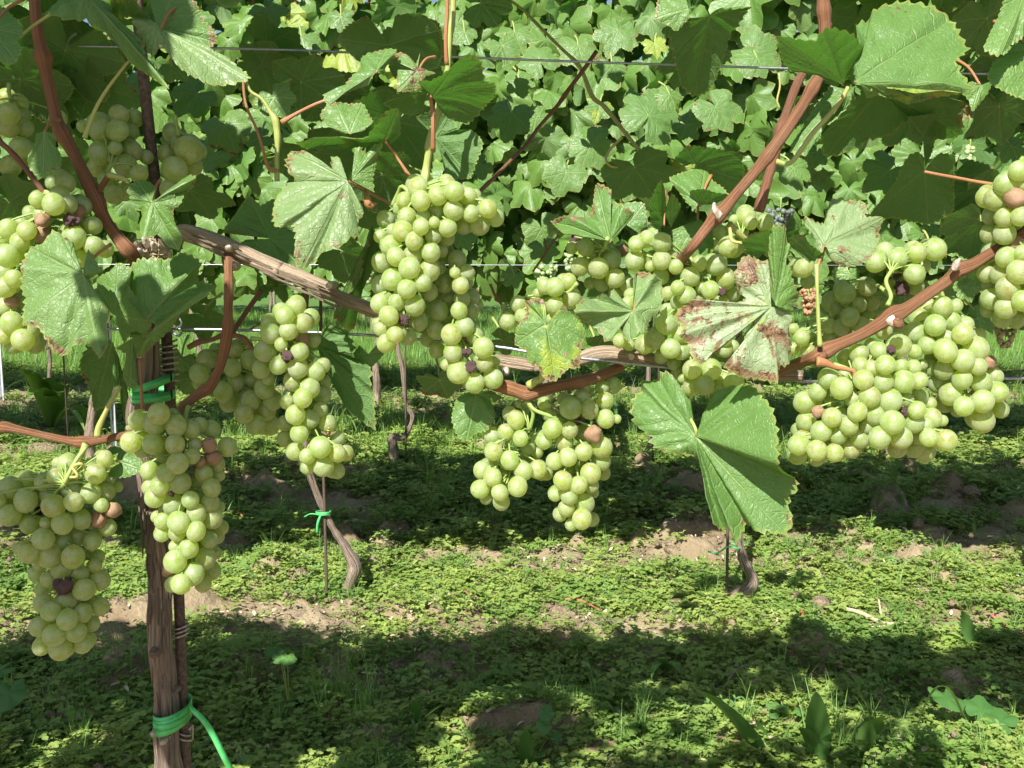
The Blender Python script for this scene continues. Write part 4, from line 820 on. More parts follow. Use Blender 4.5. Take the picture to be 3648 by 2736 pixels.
gleaf('2',140,640,150,.92,V_,rot=30,gy=.4)
gleaf('2',320,240,150,1.3,V_,rot=-30,gy=.6)
gleaf('2',90,60,150,1.2,V_,rot=30,gy=.6)
gleaf('2',580,110,110,1.3,V_,rot=10,gy=.5,brown=.4)
gleaf('2',60,900,110,1.2,V_,rot=-60,gy=.6)
gleaf('2',1390,210,110,1.3,V_,rot=-30,gy=.6)
gleaf('2',1700,740,190,1.25,V_,rot=-10,gy=.55)
gleaf('2',1750,520,120,1.35,V_,rot=10,gy=.55)
gleaf('2',1500,1080,110,1.2,V_,rot=-50,gy=.4)
gleaf('2',1500,20,200,.95,V_,rot=90,gy=.3,warm=.4)
tr('6',(795,30),[(760,20),(720,100),(715,250),(640,360),(560,430),(525,520),(570,590),(660,612),(685,500),(725,330),(785,220),(830,100)],.845,gy=-1.5,brown=.35,warm=.25,under=True,pet=0,label='dull hanging leaf with yellow brown tip left of the central bunch')
# centre, behind
gleaf('3',940,762,265,1.62,V_,rot=155,gy=.45,gx=.15,seed=31,brown=.15)
gleaf('3',1380,700,185,1.70,V_,rot=30,gy=.4,brown=.3)
gleaf('3',480,300,180,1.6,V_,rot=10,gy=.55,brown=.3)
gleaf('3',740,200,175,1.6,V_,rot=-20,gy=.5,brown=.3)
gleaf('3',60,210,150,1.5,V_,rot=15,gy=.7)
gleaf('3',230,410,165,1.7,V_,rot=-150,gy=.5)
gleaf('3',90,500,110,1.7,V_,rot=10,gy=.5)
gleaf('3',980,290,95,1.5,V_,rot=10,gy=.5,warm=.9)
gleaf('3',1620,330,200,1.6,V_,rot=60,gy=.5,brown=.3)
gleaf('3',560,950,190,1.7,V_,rot=30,gy=.3,brown=.3)
gleaf('3',400,1130,170,1.6,V_,rot=-20,gy=.3)
gleaf('3',850,1100,283,1.1,V_,rot=20,gy=-1.0,under=True)
gleaf('3',240,1500,160,1.5,V_,rot=20,gy=.1)
tr('3',(1340,110),[(1400,20),(1600,-20),(1540,110),(1480,230),(1400,400),(1330,540),(1235,600),(1150,530),(1090,330),(1055,200),(1120,180),(1200,110)],.86,gy=-1.0,gx=.2,under=True,pet=0,label='big dark hanging leaf in the upper centre')
tr('3',(1200,60),[(1180,-60),(1010,-30),(985,110),(1050,150),(1130,190),(1200,115),(1260,20)],.84,gy=.4,brown=.3,pet=0)
tr('3',(1250,1080),[(1180,1060),(1110,1010),(1180,950),(1260,935),(1400,960),(1500,1000),(1560,1060),(1560,1180),(1470,1275),(1380,1200),(1330,1120)],.87,gy=-1.0,under=True,pet=0)
tr('3',(1272,1335),[(1240,1370),(1150,1260),(1080,1155),(1190,1095),(1320,1068),(1365,1160),(1475,1272),(1400,1295),(1310,1320)],.845,gy=.6,pet=0,label='greyish lit leaf blade under the dark one in the middle')
tr('3',(1280,1350),[(1210,1290),(1220,1235),(1330,1232),(1440,1260),(1475,1275),(1380,1330)],.84,gy=-1.0,under=True)
tr('3',(1040,1480),[(1000,1512),(940,1450),(918,1310),(950,1190),(988,1120),(1010,1190),(1025,1330)],.84,gx=.6,gy=-1.0,under=True,brown=.3)
tr('3',(1085,1500),[(1060,1400),(1080,1300),(1110,1240),(1170,1325),(1130,1420)],.835,gx=-.6,gy=-1.0,under=True,brown=.3,pet=0)
tr('3',(690,1590),[(620,1572),(480,1545),(380,1520),(300,1430),(400,1385),(540,1400),(575,1300),(595,1188),(695,1230),(688,1320),(770,1335),(850,1395),(780,1480),(745,1530)],.83,gy=.5,brown=.45,jit=.25,crumple=.18,label='crumpled scorched leaf lying over the shaded middle bunch')
tr('3',(800,1480),[(760,1440),(740,1340),(840,1320),(915,1330),(925,1440),(880,1530)],.86,gy=.3,brown=.4,pet=0)
# upper right
tr('4',(655,556),[(600,535),(450,450),(300,420),(225,330),(205,180),(330,190),(450,200),(500,130),(570,118),(700,170),(775,262),(760,320),(715,380),(720,480)],.79,gx=.15,gy=-1.5,under=True,warm=.2,brown=.15,label='folded leaf half turned up, olive underside toward us')
tr('4',(730,540),[(700,440),(770,340),(880,200),(760,100),(850,60),(890,-20),(1080,-60),(1290,-20),(1400,60),(1445,150),(1520,268),(1430,370),(1480,455),(1552,512),(1400,562),(1100,556),(850,556)],.785,gy=.75,gx=-.05,brown=.12,label='largest bright blistered leaf in the upper right',quilt=.012)
tr('4',(870,556),[(830,552),(960,600),(1080,625),(1230,605),(1420,552),(1100,553),(950,545)],.79,gy=-1.5,under=True,warm=.7,pet=0)
tr('4',(900,600),[(760,565),(640,700),(500,830),(490,920),(530,972),(670,960),(800,890),(950,840),(1060,780),(1150,820),(1250,905),(1430,862),(1440,740),(1430,610),(1150,570)],.87,gy=-1.0,under=True,label='wide dark leaf in shade below the blistered one')
tr('4',(700,600),[(570,550),(480,680),(410,800),(340,900),(332,960),(440,972),(500,840),(610,745),(700,665),(748,610)],.89,gy=.6,pet=0)
tr('4',(1192,1120),[(1185,1010),(1130,960),(1060,1000),(1010,1120),(920,1250),(820,1410),(1000,1425),(1200,1435),(1370,1350),(1372,1170),(1385,1020),(1290,980)],.88,gy=-1.0,under=True,pet=0)
tr('4',(1180,900),[(1100,880),(1070,740),(1250,740),(1270,850),(1230,1000),(1190,1090)],.90,gy=-1.0,under=True,pet=0)
gleaf('4',1600,120,306,.92,V_,rot=20,gy=-1.0,under=True)
tr('4',(1850,-30),[(1730,-40),(1695,80),(1640,190),(1600,290),(1700,335),(1780,270),(1850,220),(1950,120)],.79,gy=.6)
tr('4',(1890,330),[(1850,230),(1770,300),(1730,340),(1660,370),(1620,470),(1650,525),(1750,570),(1830,610),(1920,640),(2010,520),(2010,300)],.80,gy=.6)
tr('4',(1560,560),[(1500,530),(1420,580),(1490,650),(1520,720),(1600,620),(1655,520)],.84,gy=.4)
tr('4',(1490,780),[(1450,740),(1440,800),(1480,850),(1510,790),(1530,710)],.84,gy=.2,brown=.3)
gleaf('4',1680,700,306,.99,V_,rot=20,gy=-1.0,under=True)
gleaf('4',1560,1450,354,1.0,V_,rot=10,gy=-1.0,under=True)
gleaf('4',1760,960,130,1.15,V_,rot=20,gy=.4)
gleaf('4',1470,1160,150,1.1,V_,rot=30,gy=.3)
gleaf('4',960,1120,190,1.2,V_,rot=-50,gy=.4,brown=.3)
gleaf('4',1240,1500,90,1.1,V_,rot=20,gy=.5)
gleaf('4',90,380,150,1.5,V_,rot=-30,gy=.5,brown=.2)
gleaf('4',330,1100,150,1.4,V_,rot=10,gy=.5)
gleaf('4',620,-20,160,1.1,V_,rot=10,gy=.3)
tr('4',(530,1605),[(480,1640),(470,1550),(400,1455),(415,1405),(540,1440),(565,1380),(595,1278),(700,1290),(790,1300),(825,1345),(815,1405),(932,1410),(905,1500),(912,1560),(880,1640),(830,1712),(720,1740),(600,1700),(560,1640)],.80,gy=.5,brown=.42,warm=.25,label='pale leaf freckled with dark spots',pale=.5,pet=[('4',510,1680,.795),('4',490,1745,.79)])
# right centre
tr('F',(1250,882),[(1215,800),(1235,640),(1245,480),(1170,475),(1130,450),(1040,420),(985,480),(950,600),(975,700),(1030,800),(850,865),(700,815),(600,800),(480,880),(440,960),(515,1050),(485,1100),(550,1200),(580,1320),(660,1372),(745,1280),(790,1180),(880,1150),(990,1092),(960,1015),(1090,1000),(1100,1060),(1025,1100),(1030,1170),(920,1290),(850,1392),(950,1440),(1050,1492),(1200,1500),(1325,1505),(1340,1390),(1425,1360),(1445,1180),(1415,1040),(1450,980),(1400,920)],.765,gx=.0,gy=.25,brown=.72,warm=.3,label='scorched pale leaf with ragged rust coloured lobes',pale=.75,jit=.12,pet=0,N=170,crumple=.13)
tr('F',(1285,870),[(1275,790),(1262,600),(1250,420),(1262,250),(1295,195),(1395,200),(1400,300),(1430,380),(1400,470),(1445,560),(1440,650),(1500,760),(1495,880),(1470,850),(1430,930),(1340,905)],.757,gx=.1,gy=.15,brown=.35,pet=0,label='smooth upright lobe with brown flecks, turned on edge')
tr('F',(1230,420),[(1250,200),(1170,205),(1070,250),(1000,335),(1060,425),(1130,450)],.80,gy=-1.5,under=True,warm=.2)
tr('8',(470,245),[(500,200),(520,170),(440,125),(390,60),(310,60),(300,120),(370,180),(430,225)],.80,gy=-1.0,under=True,brown=.3,pet=0)
tr('8',(485,240),[(520,200),(540,140),(600,170),(560,210),(500,260)],.80,gy=.3,pet=0)
tr('F',(630,150),[(600,165),(520,220),(405,235),(395,330),(445,470),(560,500),(700,490),(770,400),(765,300),(720,210),(680,150)],.885,gy=.2)
tr('E',(515,932),[(505,850),(520,760),(500,690),(430,650),(350,665),(300,690),(325,780),(285,870),(222,950),(205,1110),(325,1180),(345,1300),(430,1325),(480,1440),(540,1480),(610,1482),(735,1370),(838,1355),(870,1180),(888,960),(840,870),(700,768),(635,780),(600,890)],.795,gy=.25,brown=.50,warm=.42,crumple=.11,label='heart shaped leaf patched with yellow and brown',pet=[('E',480,1420,.83),('E',420,1480,.835),('E',345,1530,.84)],petmat=M_petiole,petr=.003)
tr('E',(1370,800),[(1300,790),(1270,680),(1190,562),(1130,650),(1080,590),(990,660),(870,650),(795,780),(890,890),(1010,960),(1090,1080),(1150,1075),(1235,930),(1260,1000),(1320,1115),(1410,1040),(1520,980),(1560,860),(1660,740),(1655,500),(1590,420),(1490,385),(1430,380),(1380,460),(1395,620),(1392,740)],.80,gy=.45,brown=.35,warm=.2,jit=.3,quilt=.018,crumple=.20,label='crinkled shiny leaf resting on the middle bunch',pale=.3)
tr('6',(425,790),[(450,700),(500,655),(600,690),(655,800),(640,860),(740,900),(782,960),(765,1050),(795,1120),(802,1330),(700,1275),(610,1200),(520,1040),(450,900)],.885,gx=.3,gy=.0,under=True,pet=0,label='pale ribbed leaf underside beside the wasp bunch')
tr('6',(760,850),[(700,790),(660,850),(700,910),(780,935),(850,870),(870,820),(830,770)],.90,gy=.1,pet=0)
tr('6',(1470,1115),[(1430,1085),(1330,1140),(1300,1270),(1345,1385),(1400,1420),(1470,1372),(1545,1350),(1592,1250),(1585,1165),(1640,1130),(1570,1080)],.86,gy=.35,label='round toothed leaf below the drooping bunch')
gleaf('6',1230,1020,200,.93,V_,rot=10,gy=-1.0,under=True,brown=.5)
gleaf('6',1380,60,110,1.1,V_,rot=20,gy=.3)
gleaf('6',250,760,236,.98,V_,rot=10,gy=-1.0,under=True)
gleaf('6',1640,760,165,.95,V_,rot=60,gy=-1.0,under=True)
gleaf('6',600,180,236,.99,V_,rot=40,gy=-1.0,under=True)
# left
tr('5',(548,332),[(500,295),(470,230),(475,110),(400,60),(340,25),(250,100),(150,120),(140,190),(105,260),(95,390),(115,480),(108,640),(240,680),(330,835),(420,855),(470,790),(560,765),(640,865),(690,770),(680,650),(702,555),(620,450),(580,345),(690,295),(640,260),(600,180),(565,165),(575,260)],.765,gx=.0,gy=.30,brown=.22,label='big matt green leaf in front of the left edge bunch',pale=.15,parent=nb)
tr('5',(960,630),[(880,500),(815,460),(830,310),(905,205),(1100,215),(1190,160),(1312,200),(1285,330),(1415,380),(1290,460),(1150,560),(1030,650)],.80,gy=.55,gx=.1,brown=.12,label='broad lit leaf spread over the trunk head')
tr('5',(1000,700),[(1020,650),(1130,575),(1290,460),(1370,455),(1160,600),(1050,750),(880,892),(868,860),(950,790),(900,740)],.80,gy=-.1,gx=-.2,brown=.2,pet=0)
tr('5',(760,600),[(700,560),(600,420),(600,355),(680,310),(750,250),(838,290),(830,400),(880,480),(990,560),(992,640),(930,720),(850,700),(790,780),(770,700)],.812,gy=.1,gx=-.3,pet=0)
tr('5',(870,745),[(800,720),(900,690),(980,740),(985,800),(875,890),(850,1000),(905,1065),(845,1080),(795,1000),(810,870),(760,810)],.83,gy=.0,brown=.2,pet=0)
tr('5',(740,770),[(690,730),(600,740),(555,850),(575,960),(620,1060),(640,1180),(740,1120),(770,1010),(860,1080),(870,1215),(830,1230),(790,900)],.86,gy=-1.0,under=True,brown=.15,pet=0)
gleaf('5',1280,1010,224,.93,V_,rot=15,gy=-1.0,under=True)
gleaf('5',1330,600,200,.94,V_,rot=40,gy=-1.0,under=True)
gleaf('5',1190,880,165,.95,V_,rot=-20,gy=-1.0,under=True)
tr('5',(800,1560),[(760,1530),(700,1470),(760,1455),(840,1490),(925,1545),(935,1610),(850,1655),(760,1660),(700,1640),(740,1590)],.82,gy=.5,parent=nb)
# lower right big leaf
tr('7',(1252,1390),[(1230,1320),(1210,1180),(1140,1080),(1060,980),(990,958),(970,1020),(845,1018),(850,1080),(790,1130),(795,1230),(830,1310),(930,1390),(945,1460),(1090,1495),(1210,1510),(1280,1680),(1330,1950),(1400,2010),(1460,1985),(1490,2120),(1570,1975),(1640,2030),(1815,2035),(1870,1955),(1850,1850),(1918,1745),(1890,1670,-1),(1775,1590,-5),(1770,1350,-5.5),(1735,1190,-5.5),(1610,1062,-3.5),(1450,1060,-1.5),(1340,1110),(1325,1280)],.80,gx=-.1,gy=.35,brown=.08,label='largest hanging leaf at the lower right, half in berry shadow',jit=.12,N=170,quilt=.012,pet=[('7',1245,1330,.80),('7',1160,1180,.82),('7',1100,1090,.83)],petmat=M_petiole,petr=.0014)
gleaf('8',1460,410,100,.95,V_,rot=20,gy=.4)
gleaf('8',1540,620,130,.98,V_,rot=60,gy=.4)
gleaf('8',700,330,110,1.0,V_,rot=10,gy=.4)
gleaf('8',1230,150,130,1.0,V_,rot=10,gy=.3)
gleaf('8',1280,1000,120,.95,V_,rot=40,gy=.2)
gleaf('8',130,400,295,.93,V_,rot=10,gy=-1.0,under=True)
gleaf('7',1050,250,236,.95,V_,rot=10,gy=-1.0,under=True)
gleaf('7',600,820,236,.97,V_,rot=50,gy=-1.0,under=True)

# foliage of the same two vines above the picture and outside it: it only shades what stands below
def side_leaves(parent, n, xr, yr, zr, seed, label=None):
    r = random.Random(seed); q = np.random.RandomState(seed); V = []; F = []; vu = []; ed = []
    base = []
    for k in range(3):
        rim = canon_rim((0,0,0), 1.0, (0,0,1), (0,-1,0), seed+k, 1.0, .2, .12)
        base.append(leaf_geo((0,0,0), rim, N=60, rings=4, seed=k+seed, tooth=.04, quilt=0, crumple=.12, ripple=.08))
    for k in range(n):
        g = base[k%3]; s = r.uniform(.045,.07)
        nrm = Vector((r.gauss(0,.45), -1, r.uniform(.1,1.1))).normalized(); dn = Vector((r.gauss(0,.5), -.2, -1)); dn = (dn-nrm*dn.dot(nrm)).normalized(); sd = nrm.cross(dn)
        Mx = np.array((sd, -dn, nrm)); c = np.array((r.uniform(*xr), r.uniform(*yr), r.uniform(*zr)))
        F += [[w2+len(V) for w2 in f] for f in g[1]]; V += list(g[0]@Mx*s+c); vu += list(g[2]*s); ed += list(g[4])
    c0 = np.array((sum(xr)/2, sum(yr)/2, zr[0])); o = put('foliage', mesh('foliage', np.array(V)-c0, F, (M_leaf_far,), uvs={'vein': np.array(vu)}, attrs={'edge': np.array(ed)}), c0, parent)
    o['brown'] = .1; o['warm'] = .0; tag(o, kind='stuff'); return o
side_leaves(vine, 370, (-.75,1.0), (.82,1.0), (1.235,1.50), 3)
side_leaves(nb, 430, (-1.7,-.56), (.76,1.05), (.92,1.52), 5)
side_leaves(vine, 200, (.70,1.3), (.82,1.05), (1.0,1.52), 8)

# unseen leaves added above the picture, each aimed along the sun to shade a chosen spot
def over(parent, W, a, b, Y, s, size=.07, n=1, spread=.03, seed=0):
    r = random.Random(seed+int(a*7+b)); T = pt(W, a, b, Y)
    for k in range(n):
        c = T-np.array(sdir)*(s*r.uniform(.9,1.1))+np.array((r.gauss(0,spread), 0, r.gauss(0,spread)))
        nrm = np.array((-.25+r.gauss(0,.25), -.75, .8+r.gauss(0,.2))); rim = canon_rim(c, size*r.uniform(.8,1.15), nrm, (r.gauss(0,.3), 0, -1), seed+k+int(a), 1., .1, .1)
        leaf_obj(c, rim, M_leaf, parent, seed=k+int(a), N=50, rings=4)  # unseen leaf added only for the shade it casts
for (a,b) in [(150,100),(300,480),(500,300),(700,250),(750,500),(150,900),(60,600),(1150,900),(900,950),(420,900),(1050,600),(600,700)]:
    over(vine if a > 500 else nb, '1', a, b, .86, .62, .062, 2, .02)
for (W,a,b,Y,s) in [('I',150,600,.79,.66),('I',200,900,.79,.66),('I',450,900,.79,.66),('I',300,450,.79,.62),('I',600,950,.79,.66),('I',500,1200,.79,.7),('I',700,1100,.79,.7),('I',700,650,.79,.66),('H',800,300,.80,.62),('H',850,520,.80,.62),('B',400,700,.86,.62),('B',520,850,.86,.62),('B',420,930,.86,.62),('B',300,850,.86,.62),('B',640,980,.86,.62),('2',900,250,.93,.62),('2',350,480,.95,.62)]:
    over(vine, W, a, b, Y, s, .055, 1, .008)

for (W,a,b,r,Y,rot) in [('1',300,150,330,1.02,20),('1',620,330,300,1.04,-30),('1',-20,250,330,1.0,10),('1',250,700,320,1.0,-20),('1',500,1050,280,1.0,30),('2',500,620,280,1.05,10),('2',1050,300,300,1.04,20),('2',750,620,280,1.05,-30),('2',60,420,240,1.05,40),
  ('2',700,1330,260,1.0,10),('4',1150,700,330,1.0,20),('4',1400,500,330,1.0,-20),('4',1700,450,300,.99,10),('4',1350,1200,300,1.02,10),('4',1600,1250,280,1.0,-20),('4',750,120,280,1.02,10),('4',1500,100,300,1.0,10),('3',1250,350,260,1.0,-10),('3',1400,1100,230,1.02,20),('8',1500,300,260,1.02,20)]:
    gleaf(W,a,b,r,Y,vine if W != '1' else nb,rot=rot,gy=-1.0,gx=.1,under=True,pet=0,brown=.05)
cane('2', [(1480,1270,18,.93),(1560,1190,17,.95),(1690,1060,15,.99),(1815,930,16,1.03)], .95, M_cane, None, 'shoot', 8)
cane('3', [(156,930,16,1.03),(220,835,16),(330,710,17),(430,570,18),(520,450,18),(600,335,18)], 1.05, M_cane, None, 'shoot', 8)
cane('3', [(-60,-60,14),(110,60,12),(230,180,13),(370,320,14),(490,440,17),(570,630,21),(640,690,18),(700,760,18),(850,950,17),(990,1100,16)], 1.15, M_petiole, None, 'shoot', 8)
tube('tendril', [pt('3',770,900,1.1),pt('3',690,980,1.1),pt('3',660,1040,1.09),pt('3',690,1090,1.09),pt('3',750,1095,1.1),pt('3',800,1060,1.1)], [.0014,.0014,.0013,.0013,.0012,.0006], M_tendril, vine)
tube('tendril', [pt('4',235,480,1.05),pt('4',240,570,1.05),pt('4',222,660,1.05),pt('4',240,712,1.05)], [.0010,.0010,.0010,.0008], M_tendril, vine)
cane('7', [(350,70,9,1.2),(300,135,10),(240,225,10),(180,310,10)], 1.2, M_cane, None, 'twig', 6)
cane('7', [(255,90,7,1.2),(270,160,8)], 1.2, M_cane, None, 'twig', 6)
cane('6', [(1560,390,11,1.3),(1590,460,12),(1640,530,11),(1700,580,10)], 1.3, M_cane, None, 'twig', 6)

for (W,a,b,r,Y,rot) in [('7',700,420,230,.97,30),('7',1250,560,240,.96,-20),('7',1500,800,220,.94,10),('8',620,560,240,.98,20),('8',1050,420,220,.97,-20),('7',180,560,170,1.0,0),('6',950,250,230,.96,10),('6',1250,560,200,.96,-20),('5',150,450,260,.93,10),('5',300,100,250,.93,-20)]:
    gleaf(W,a,b,r,Y,vine,rot=rot,gy=-.9,gx=.15,under=True,pet=0,brown=.15)
for (W,a,b,r,Y,rot,wm) in [('3',700,430,120,1.3,15,.1),('3',1080,620,110,1.35,-30,.0),('7',250,150,110,1.25,10,.1),('7',60,330,100,1.3,-40,.3),('2',1640,300,130,1.3,20,.1),('3',1180,820,120,1.2,40,.2),('4',480,1000,110,1.2,-20,.1),('8',900,60,110,1.05,20,.2),('3',200,780,130,1.35,40,.0),('3',620,700,110,1.4,-20,.5)]:
    gleaf(W,a,b,r,Y,vine,rot=rot,gy=.5,gx=.1,warm=wm,brown=.12)
# ------------------------------------------------------------------ rows behind
def far_leaf_meshes(n, N, rings, seed, matl):
    out = []
    for k in range(n):
        r = random.Random(seed+k); rim = canon_rim((0,0,0), 1.0, (0,0,1), (0,-1,0), seed+k, r.uniform(.8,1.15), r.uniform(-.1,.5), r.uniform(-.25,.4))
        V, F, vu, fu, ed, nr, sz = leaf_geo((0,0,0), rim, N=N, rings=rings, tooth=.05, droop=r.uniform(.0,.35), ripple=.09, fold=r.uniform(-.05,.2), crumple=.10, quilt=0, seed=seed+k)
        # the vein uv is in metres of a real leaf (9 cm), the mesh itself is 1 unit across
        if np.cross(V[F[0][1]]-V[0], V[F[0][2]]-V[0])[2] < 0: F = [f[::-1] for f in F]
        out.append((V, F, vu*.085, ed))
    return out
LF = far_leaf_meshes(12, 92, 4, 100, M_leaf_far)
LFm = [mesh('leaf', V*.09, F, (M_leaf_far,), uvs={'vein': vu}, attrs={'edge': ed}) for V, F, vu, ed in LF]
LL = far_leaf_meshes(8, 46, 2, 300, M_leaf_far)
def leaf_frame(r, tilt=(-.1,1.2), sx=.75):
    nrm = Vector((r.gauss(-.15,sx), -1, r.uniform(*tilt))).normalized()
    if r.random() < .12: nrm.y *= -1
    dn = Vector((r.gauss(0,.55), -.25, -1)); dn = (dn-nrm*dn.dot(nrm)).normalized(); sd = (-dn).cross(nrm)
    return sd, -dn, nrm
def canopy_point(r, x0, x1, Yc, depth, z0, z1, front=.62):
    x = r.uniform(x0, x1); z = z0+(z1-z0)*r.random()**.92
    u = r.random(); y = Yc-depth*(1-abs(r.gauss(0,.28))) if u < front else Yc+r.uniform(-depth, depth)
    lump = fbm(np.array([x*1.9+Yc]), np.array([z*2.3]), 2, 41)[0]
    if Yc < 3 and z > 1.42 and r.random() < (z-1.42)*2.4: return x, y, z, False
    low = z0 + .32*(fbm(np.array([x*2.6]), np.array([Yc*3]), 2, 55)[0]-.35)
    return x, y+(lump-.5)*.35, z, (z > low)
def back_vine(xb, Y, seed, trunk, stake, nind, nstuff, z0=.80, z1=1.80, half=.56, depth=.32, label='', size=(.038,.074), bunches=0, group='vines of the rows behind'):
    r = random.Random(seed); root = thing('grape_vine', (xb, Y, gz(xb, Y)), label, 'grape vine', group)
    P = [np.array(p[:3]) for p in trunk]; rr = [p[3] for p in trunk]
    if P[-1][2] < 1.0: P.append(np.array((P[-1][0]+.02, Y+.05, 1.0))); rr.append(rr[-1])
    tube('trunk', P, rr, M_trunk, root, seg=18, sub=6, ridge=.3, rough=.18, seed=seed)
    t0 = P[-1]
    for s in (-1, 1):
        A = [t0, t0+np.array((s*.12, 0, .06)), t0+np.array((s*.32, 0, .08+r.uniform(-.02,.02))), t0+np.array((s*half, 0, .03))]
        tube('old_arm', A, [.012,.011,.010,.007], M_old, root, seg=10, sub=5, ridge=.2, seed=seed)
    for k in range(9):
        x = xb+r.uniform(-half, half); y = Y+r.uniform(-.16,.05); z = t0[2]+.06; w_ = r.uniform(-.25,.25)
        A = [np.array((x, y, z)), np.array((x+w_*.4, y-.04*r.random(), z+.35)), np.array((x+w_, y-.10*r.random(), z+.8)), np.array((x+w_*1.3, y-.06, z1))]
        tube('shoot', A, [.0048,.0042,.0038,.003], M_cane if k%3 else M_petiole, root, seg=7, sub=5, ridge=.04)
    for k in range(nind):
        for _ in range(20):
            x, y, z, ok = canopy_point(r, xb-half, xb+half, Y, depth, z0, z1, .6)
            if ok: break
        s = r.uniform(*size)/.09*(1.35 if r.random() < .12 else 1); a, b, c = leaf_frame(r); m = Matrix((a, b, c)).transposed().to_4x4()
        o = put('leaf', LFm[r.randrange(len(LFm))], (x, y, z), root, rot=m.to_euler(), scale=(s,)*3)
        o['pale'] = max(0, r.gauss(.0,.12)); o['brown'] = max(0, r.gauss(-.02,.16)); o['warm'] = max(0, r.gauss(0,.16)) if r.random() < .94 else .8
    V = []; F = []; vu = []; ed = []; nv = 0
    for k in range(nstuff):
        for _ in range(20):
            x, y, z, ok = canopy_point(r, xb-half, xb+half, Y, depth, z0, z1, .45)
            if ok: break
        g = LL[r.randrange(len(LL))]; s = r.uniform(*size); M3 = np.array(leaf_frame(r))
        V.append(g[0]@M3*s+np.array((x,y,z))); F += [[q+nv for q in f] for f in g[1]]; nv += len(g[0]); vu.append(g[2]); ed.append(g[3])
    c0 = np.array((xb, Y, z0)); o = put('foliage', mesh('foliage', np.vstack(V)-c0, F, (M_leaf_far,), uvs={'vein': np.vstack(vu)}, attrs={'edge': np.concatenate(ed)}), c0, root)
    o['brown'] = .15; o['warm'] = .05; tag(o, kind='stuff')
    if stake:
        P = [np.array(p) for p in stake]; tag(tube('vine_stake', P, .0042, M_rod, None, seg=8, sub=3), 'thin stake of: '+' '.join(label.split()[:11]), 'stake', 'thin stakes of the rows behind')
    return root
def tpath(W, pts, Y, base=None):
    P = [(*pt(W, a, b, Y), rad(W, r, Y)) for a, b, r in pts]; return P
Y2, Y3, Y4 = 2.72, 4.5, 6.3
# second row: two trunks in view, two beyond the frame
tA = tpath('M', [(478,830,24),(482,770,20),(500,720,26),(515,670,34),(535,610,32),(500,540,27),(470,490,24),(425,425,18),(395,370,17),(350,270,16),(310,170,16),(288,90,16),(275,-40,15),(262,-170,15),(255,-300,14)], Y2)
tA[0] = (tA[0][0], Y2, -.05, tA[0][3])
sA = [(pt('M',386,800,Y2)[0], Y2-.01, -.05), tuple(pt('M',384,700,Y2-.01)), tuple(pt('M',375,330,Y2-.01)), tuple(pt('M',358,-300,Y2-.01)), tuple(pt('M',350,-1400,Y2-.01))]
back_vine(tA[0][0], Y2, 11, tA, sA, 300, 760, label='crooked second row vine tied with a green string, trunk below the wasp bunch')
tB = tpath('N', [(1185,940,40),(1185,880,44),(1200,810,50),(1245,750,44),(1285,690,28),(1262,630,24),(1240,580,24),(1225,520,18),(1210,430,16),(1195,250,16),(1190,60,16),(1190,-60,15)], Y2)
tB = [(q[0], q[1], q[2], q[3]*1.3) for q in tB]; tB[0] = (tB[0][0], Y2, -.05, tB[0][3])
sB = [(pt('N',1148,900,Y2)[0], Y2-.01, -.05), tuple(pt('N',1150,800,Y2-.01)), tuple(pt('N',1156,500,Y2-.01)), tuple(pt('N',1165,-200,Y2-.01)), tuple(pt('N',1170,-1200,Y2-.01))]
back_vine(tB[0][0], Y2, 12, tB, sB, 300, 760, label='knobbly second row vine standing below the largest hanging leaf')
def gen_trunk(x, Y, seed, h=.82, k=1.0):
    r = random.Random(seed); P = []; xo = r.uniform(-.05,.05)
    for i in range(9):
        z = -.05+(h+.05)*i/8; xo += r.uniform(-.028,.028)*k; P.append((x+xo, Y+r.uniform(-.01,.01), z, [.026,.024,.022,.018,.015,.013,.012,.012,.012][i]*r.uniform(.85,1.15)))
    return P
for x, sd, lb in ((-1.62, 13, 'second row vine past the left edge with bushy shoots'), (1.53, 14, 'second row vine past the right edge behind the tall cut bunch')):
    back_vine(x, Y2, sd, gen_trunk(x, Y2, sd), [(x-.06,Y2,-.05),(x-.06,Y2,2.0)], 230, 700, label=lb)
# small ripening bunches and dried remains in the second row
def small_bunch(W, a, b, h, Y, n, br, kind, label, seed, wd=.5):
    r = random.Random(seed); c = pt(W, a, b, Y); H = rad(W, h, Y)*2; V = []; F = []; nv = 0
    bm0 = [v.co[:] for v in SM.vertices]; f0 = [list(p.vertices) for p in SM.polygons]; b0 = np.array(bm0)
    for k in range(n):
        t = r.random(); wv = (1-.75*t)*H*wd*.5; ang = r.uniform(0, 6.28); p = np.array((math.cos(ang)*wv, math.sin(ang)*wv, -t*H)); s = br*r.uniform(.75,1.15)
        V.append(b0*s+p); F += [[q+nv for q in f] for f in f0]; nv += len(b0)
    rt = thing('grape_bunch', c+np.array((0,0,.02)), label, 'grape bunch', 'small bunches in the second row')
    mb = MB(); mb.tube([c+np.array((0,0,.03)), c, c-np.array((0,0,H*.9))], [.0018,.0015,.0008], seg=6, sub=3); mb.build('stalk', M_rachis, rt)
    o = put('berries', mesh('berries', np.vstack(V), F, (kind,)), c, rt); tag(o, kind='stuff')
import bmesh
_b = bmesh.new(); bmesh.ops.create_icosphere(_b, subdivisions=1, radius=1.0); SM = bpy.data.meshes.new('tiny_berry'); _b.to_mesh(SM); _b.free()
M_green_s = plain('unripe_berries', (.30,.42,.16), (.44,.54,.28), 200, .4); M_blue_s = plain('shaded_bloomy_berries', (.09,.12,.10), (.17,.20,.18), 200, .5); M_brown_s = plain('dried_berries', (.30,.15,.07), (.46,.27,.15), 200, .5)  # bluish bloomy berries: shade is put into their darker colour
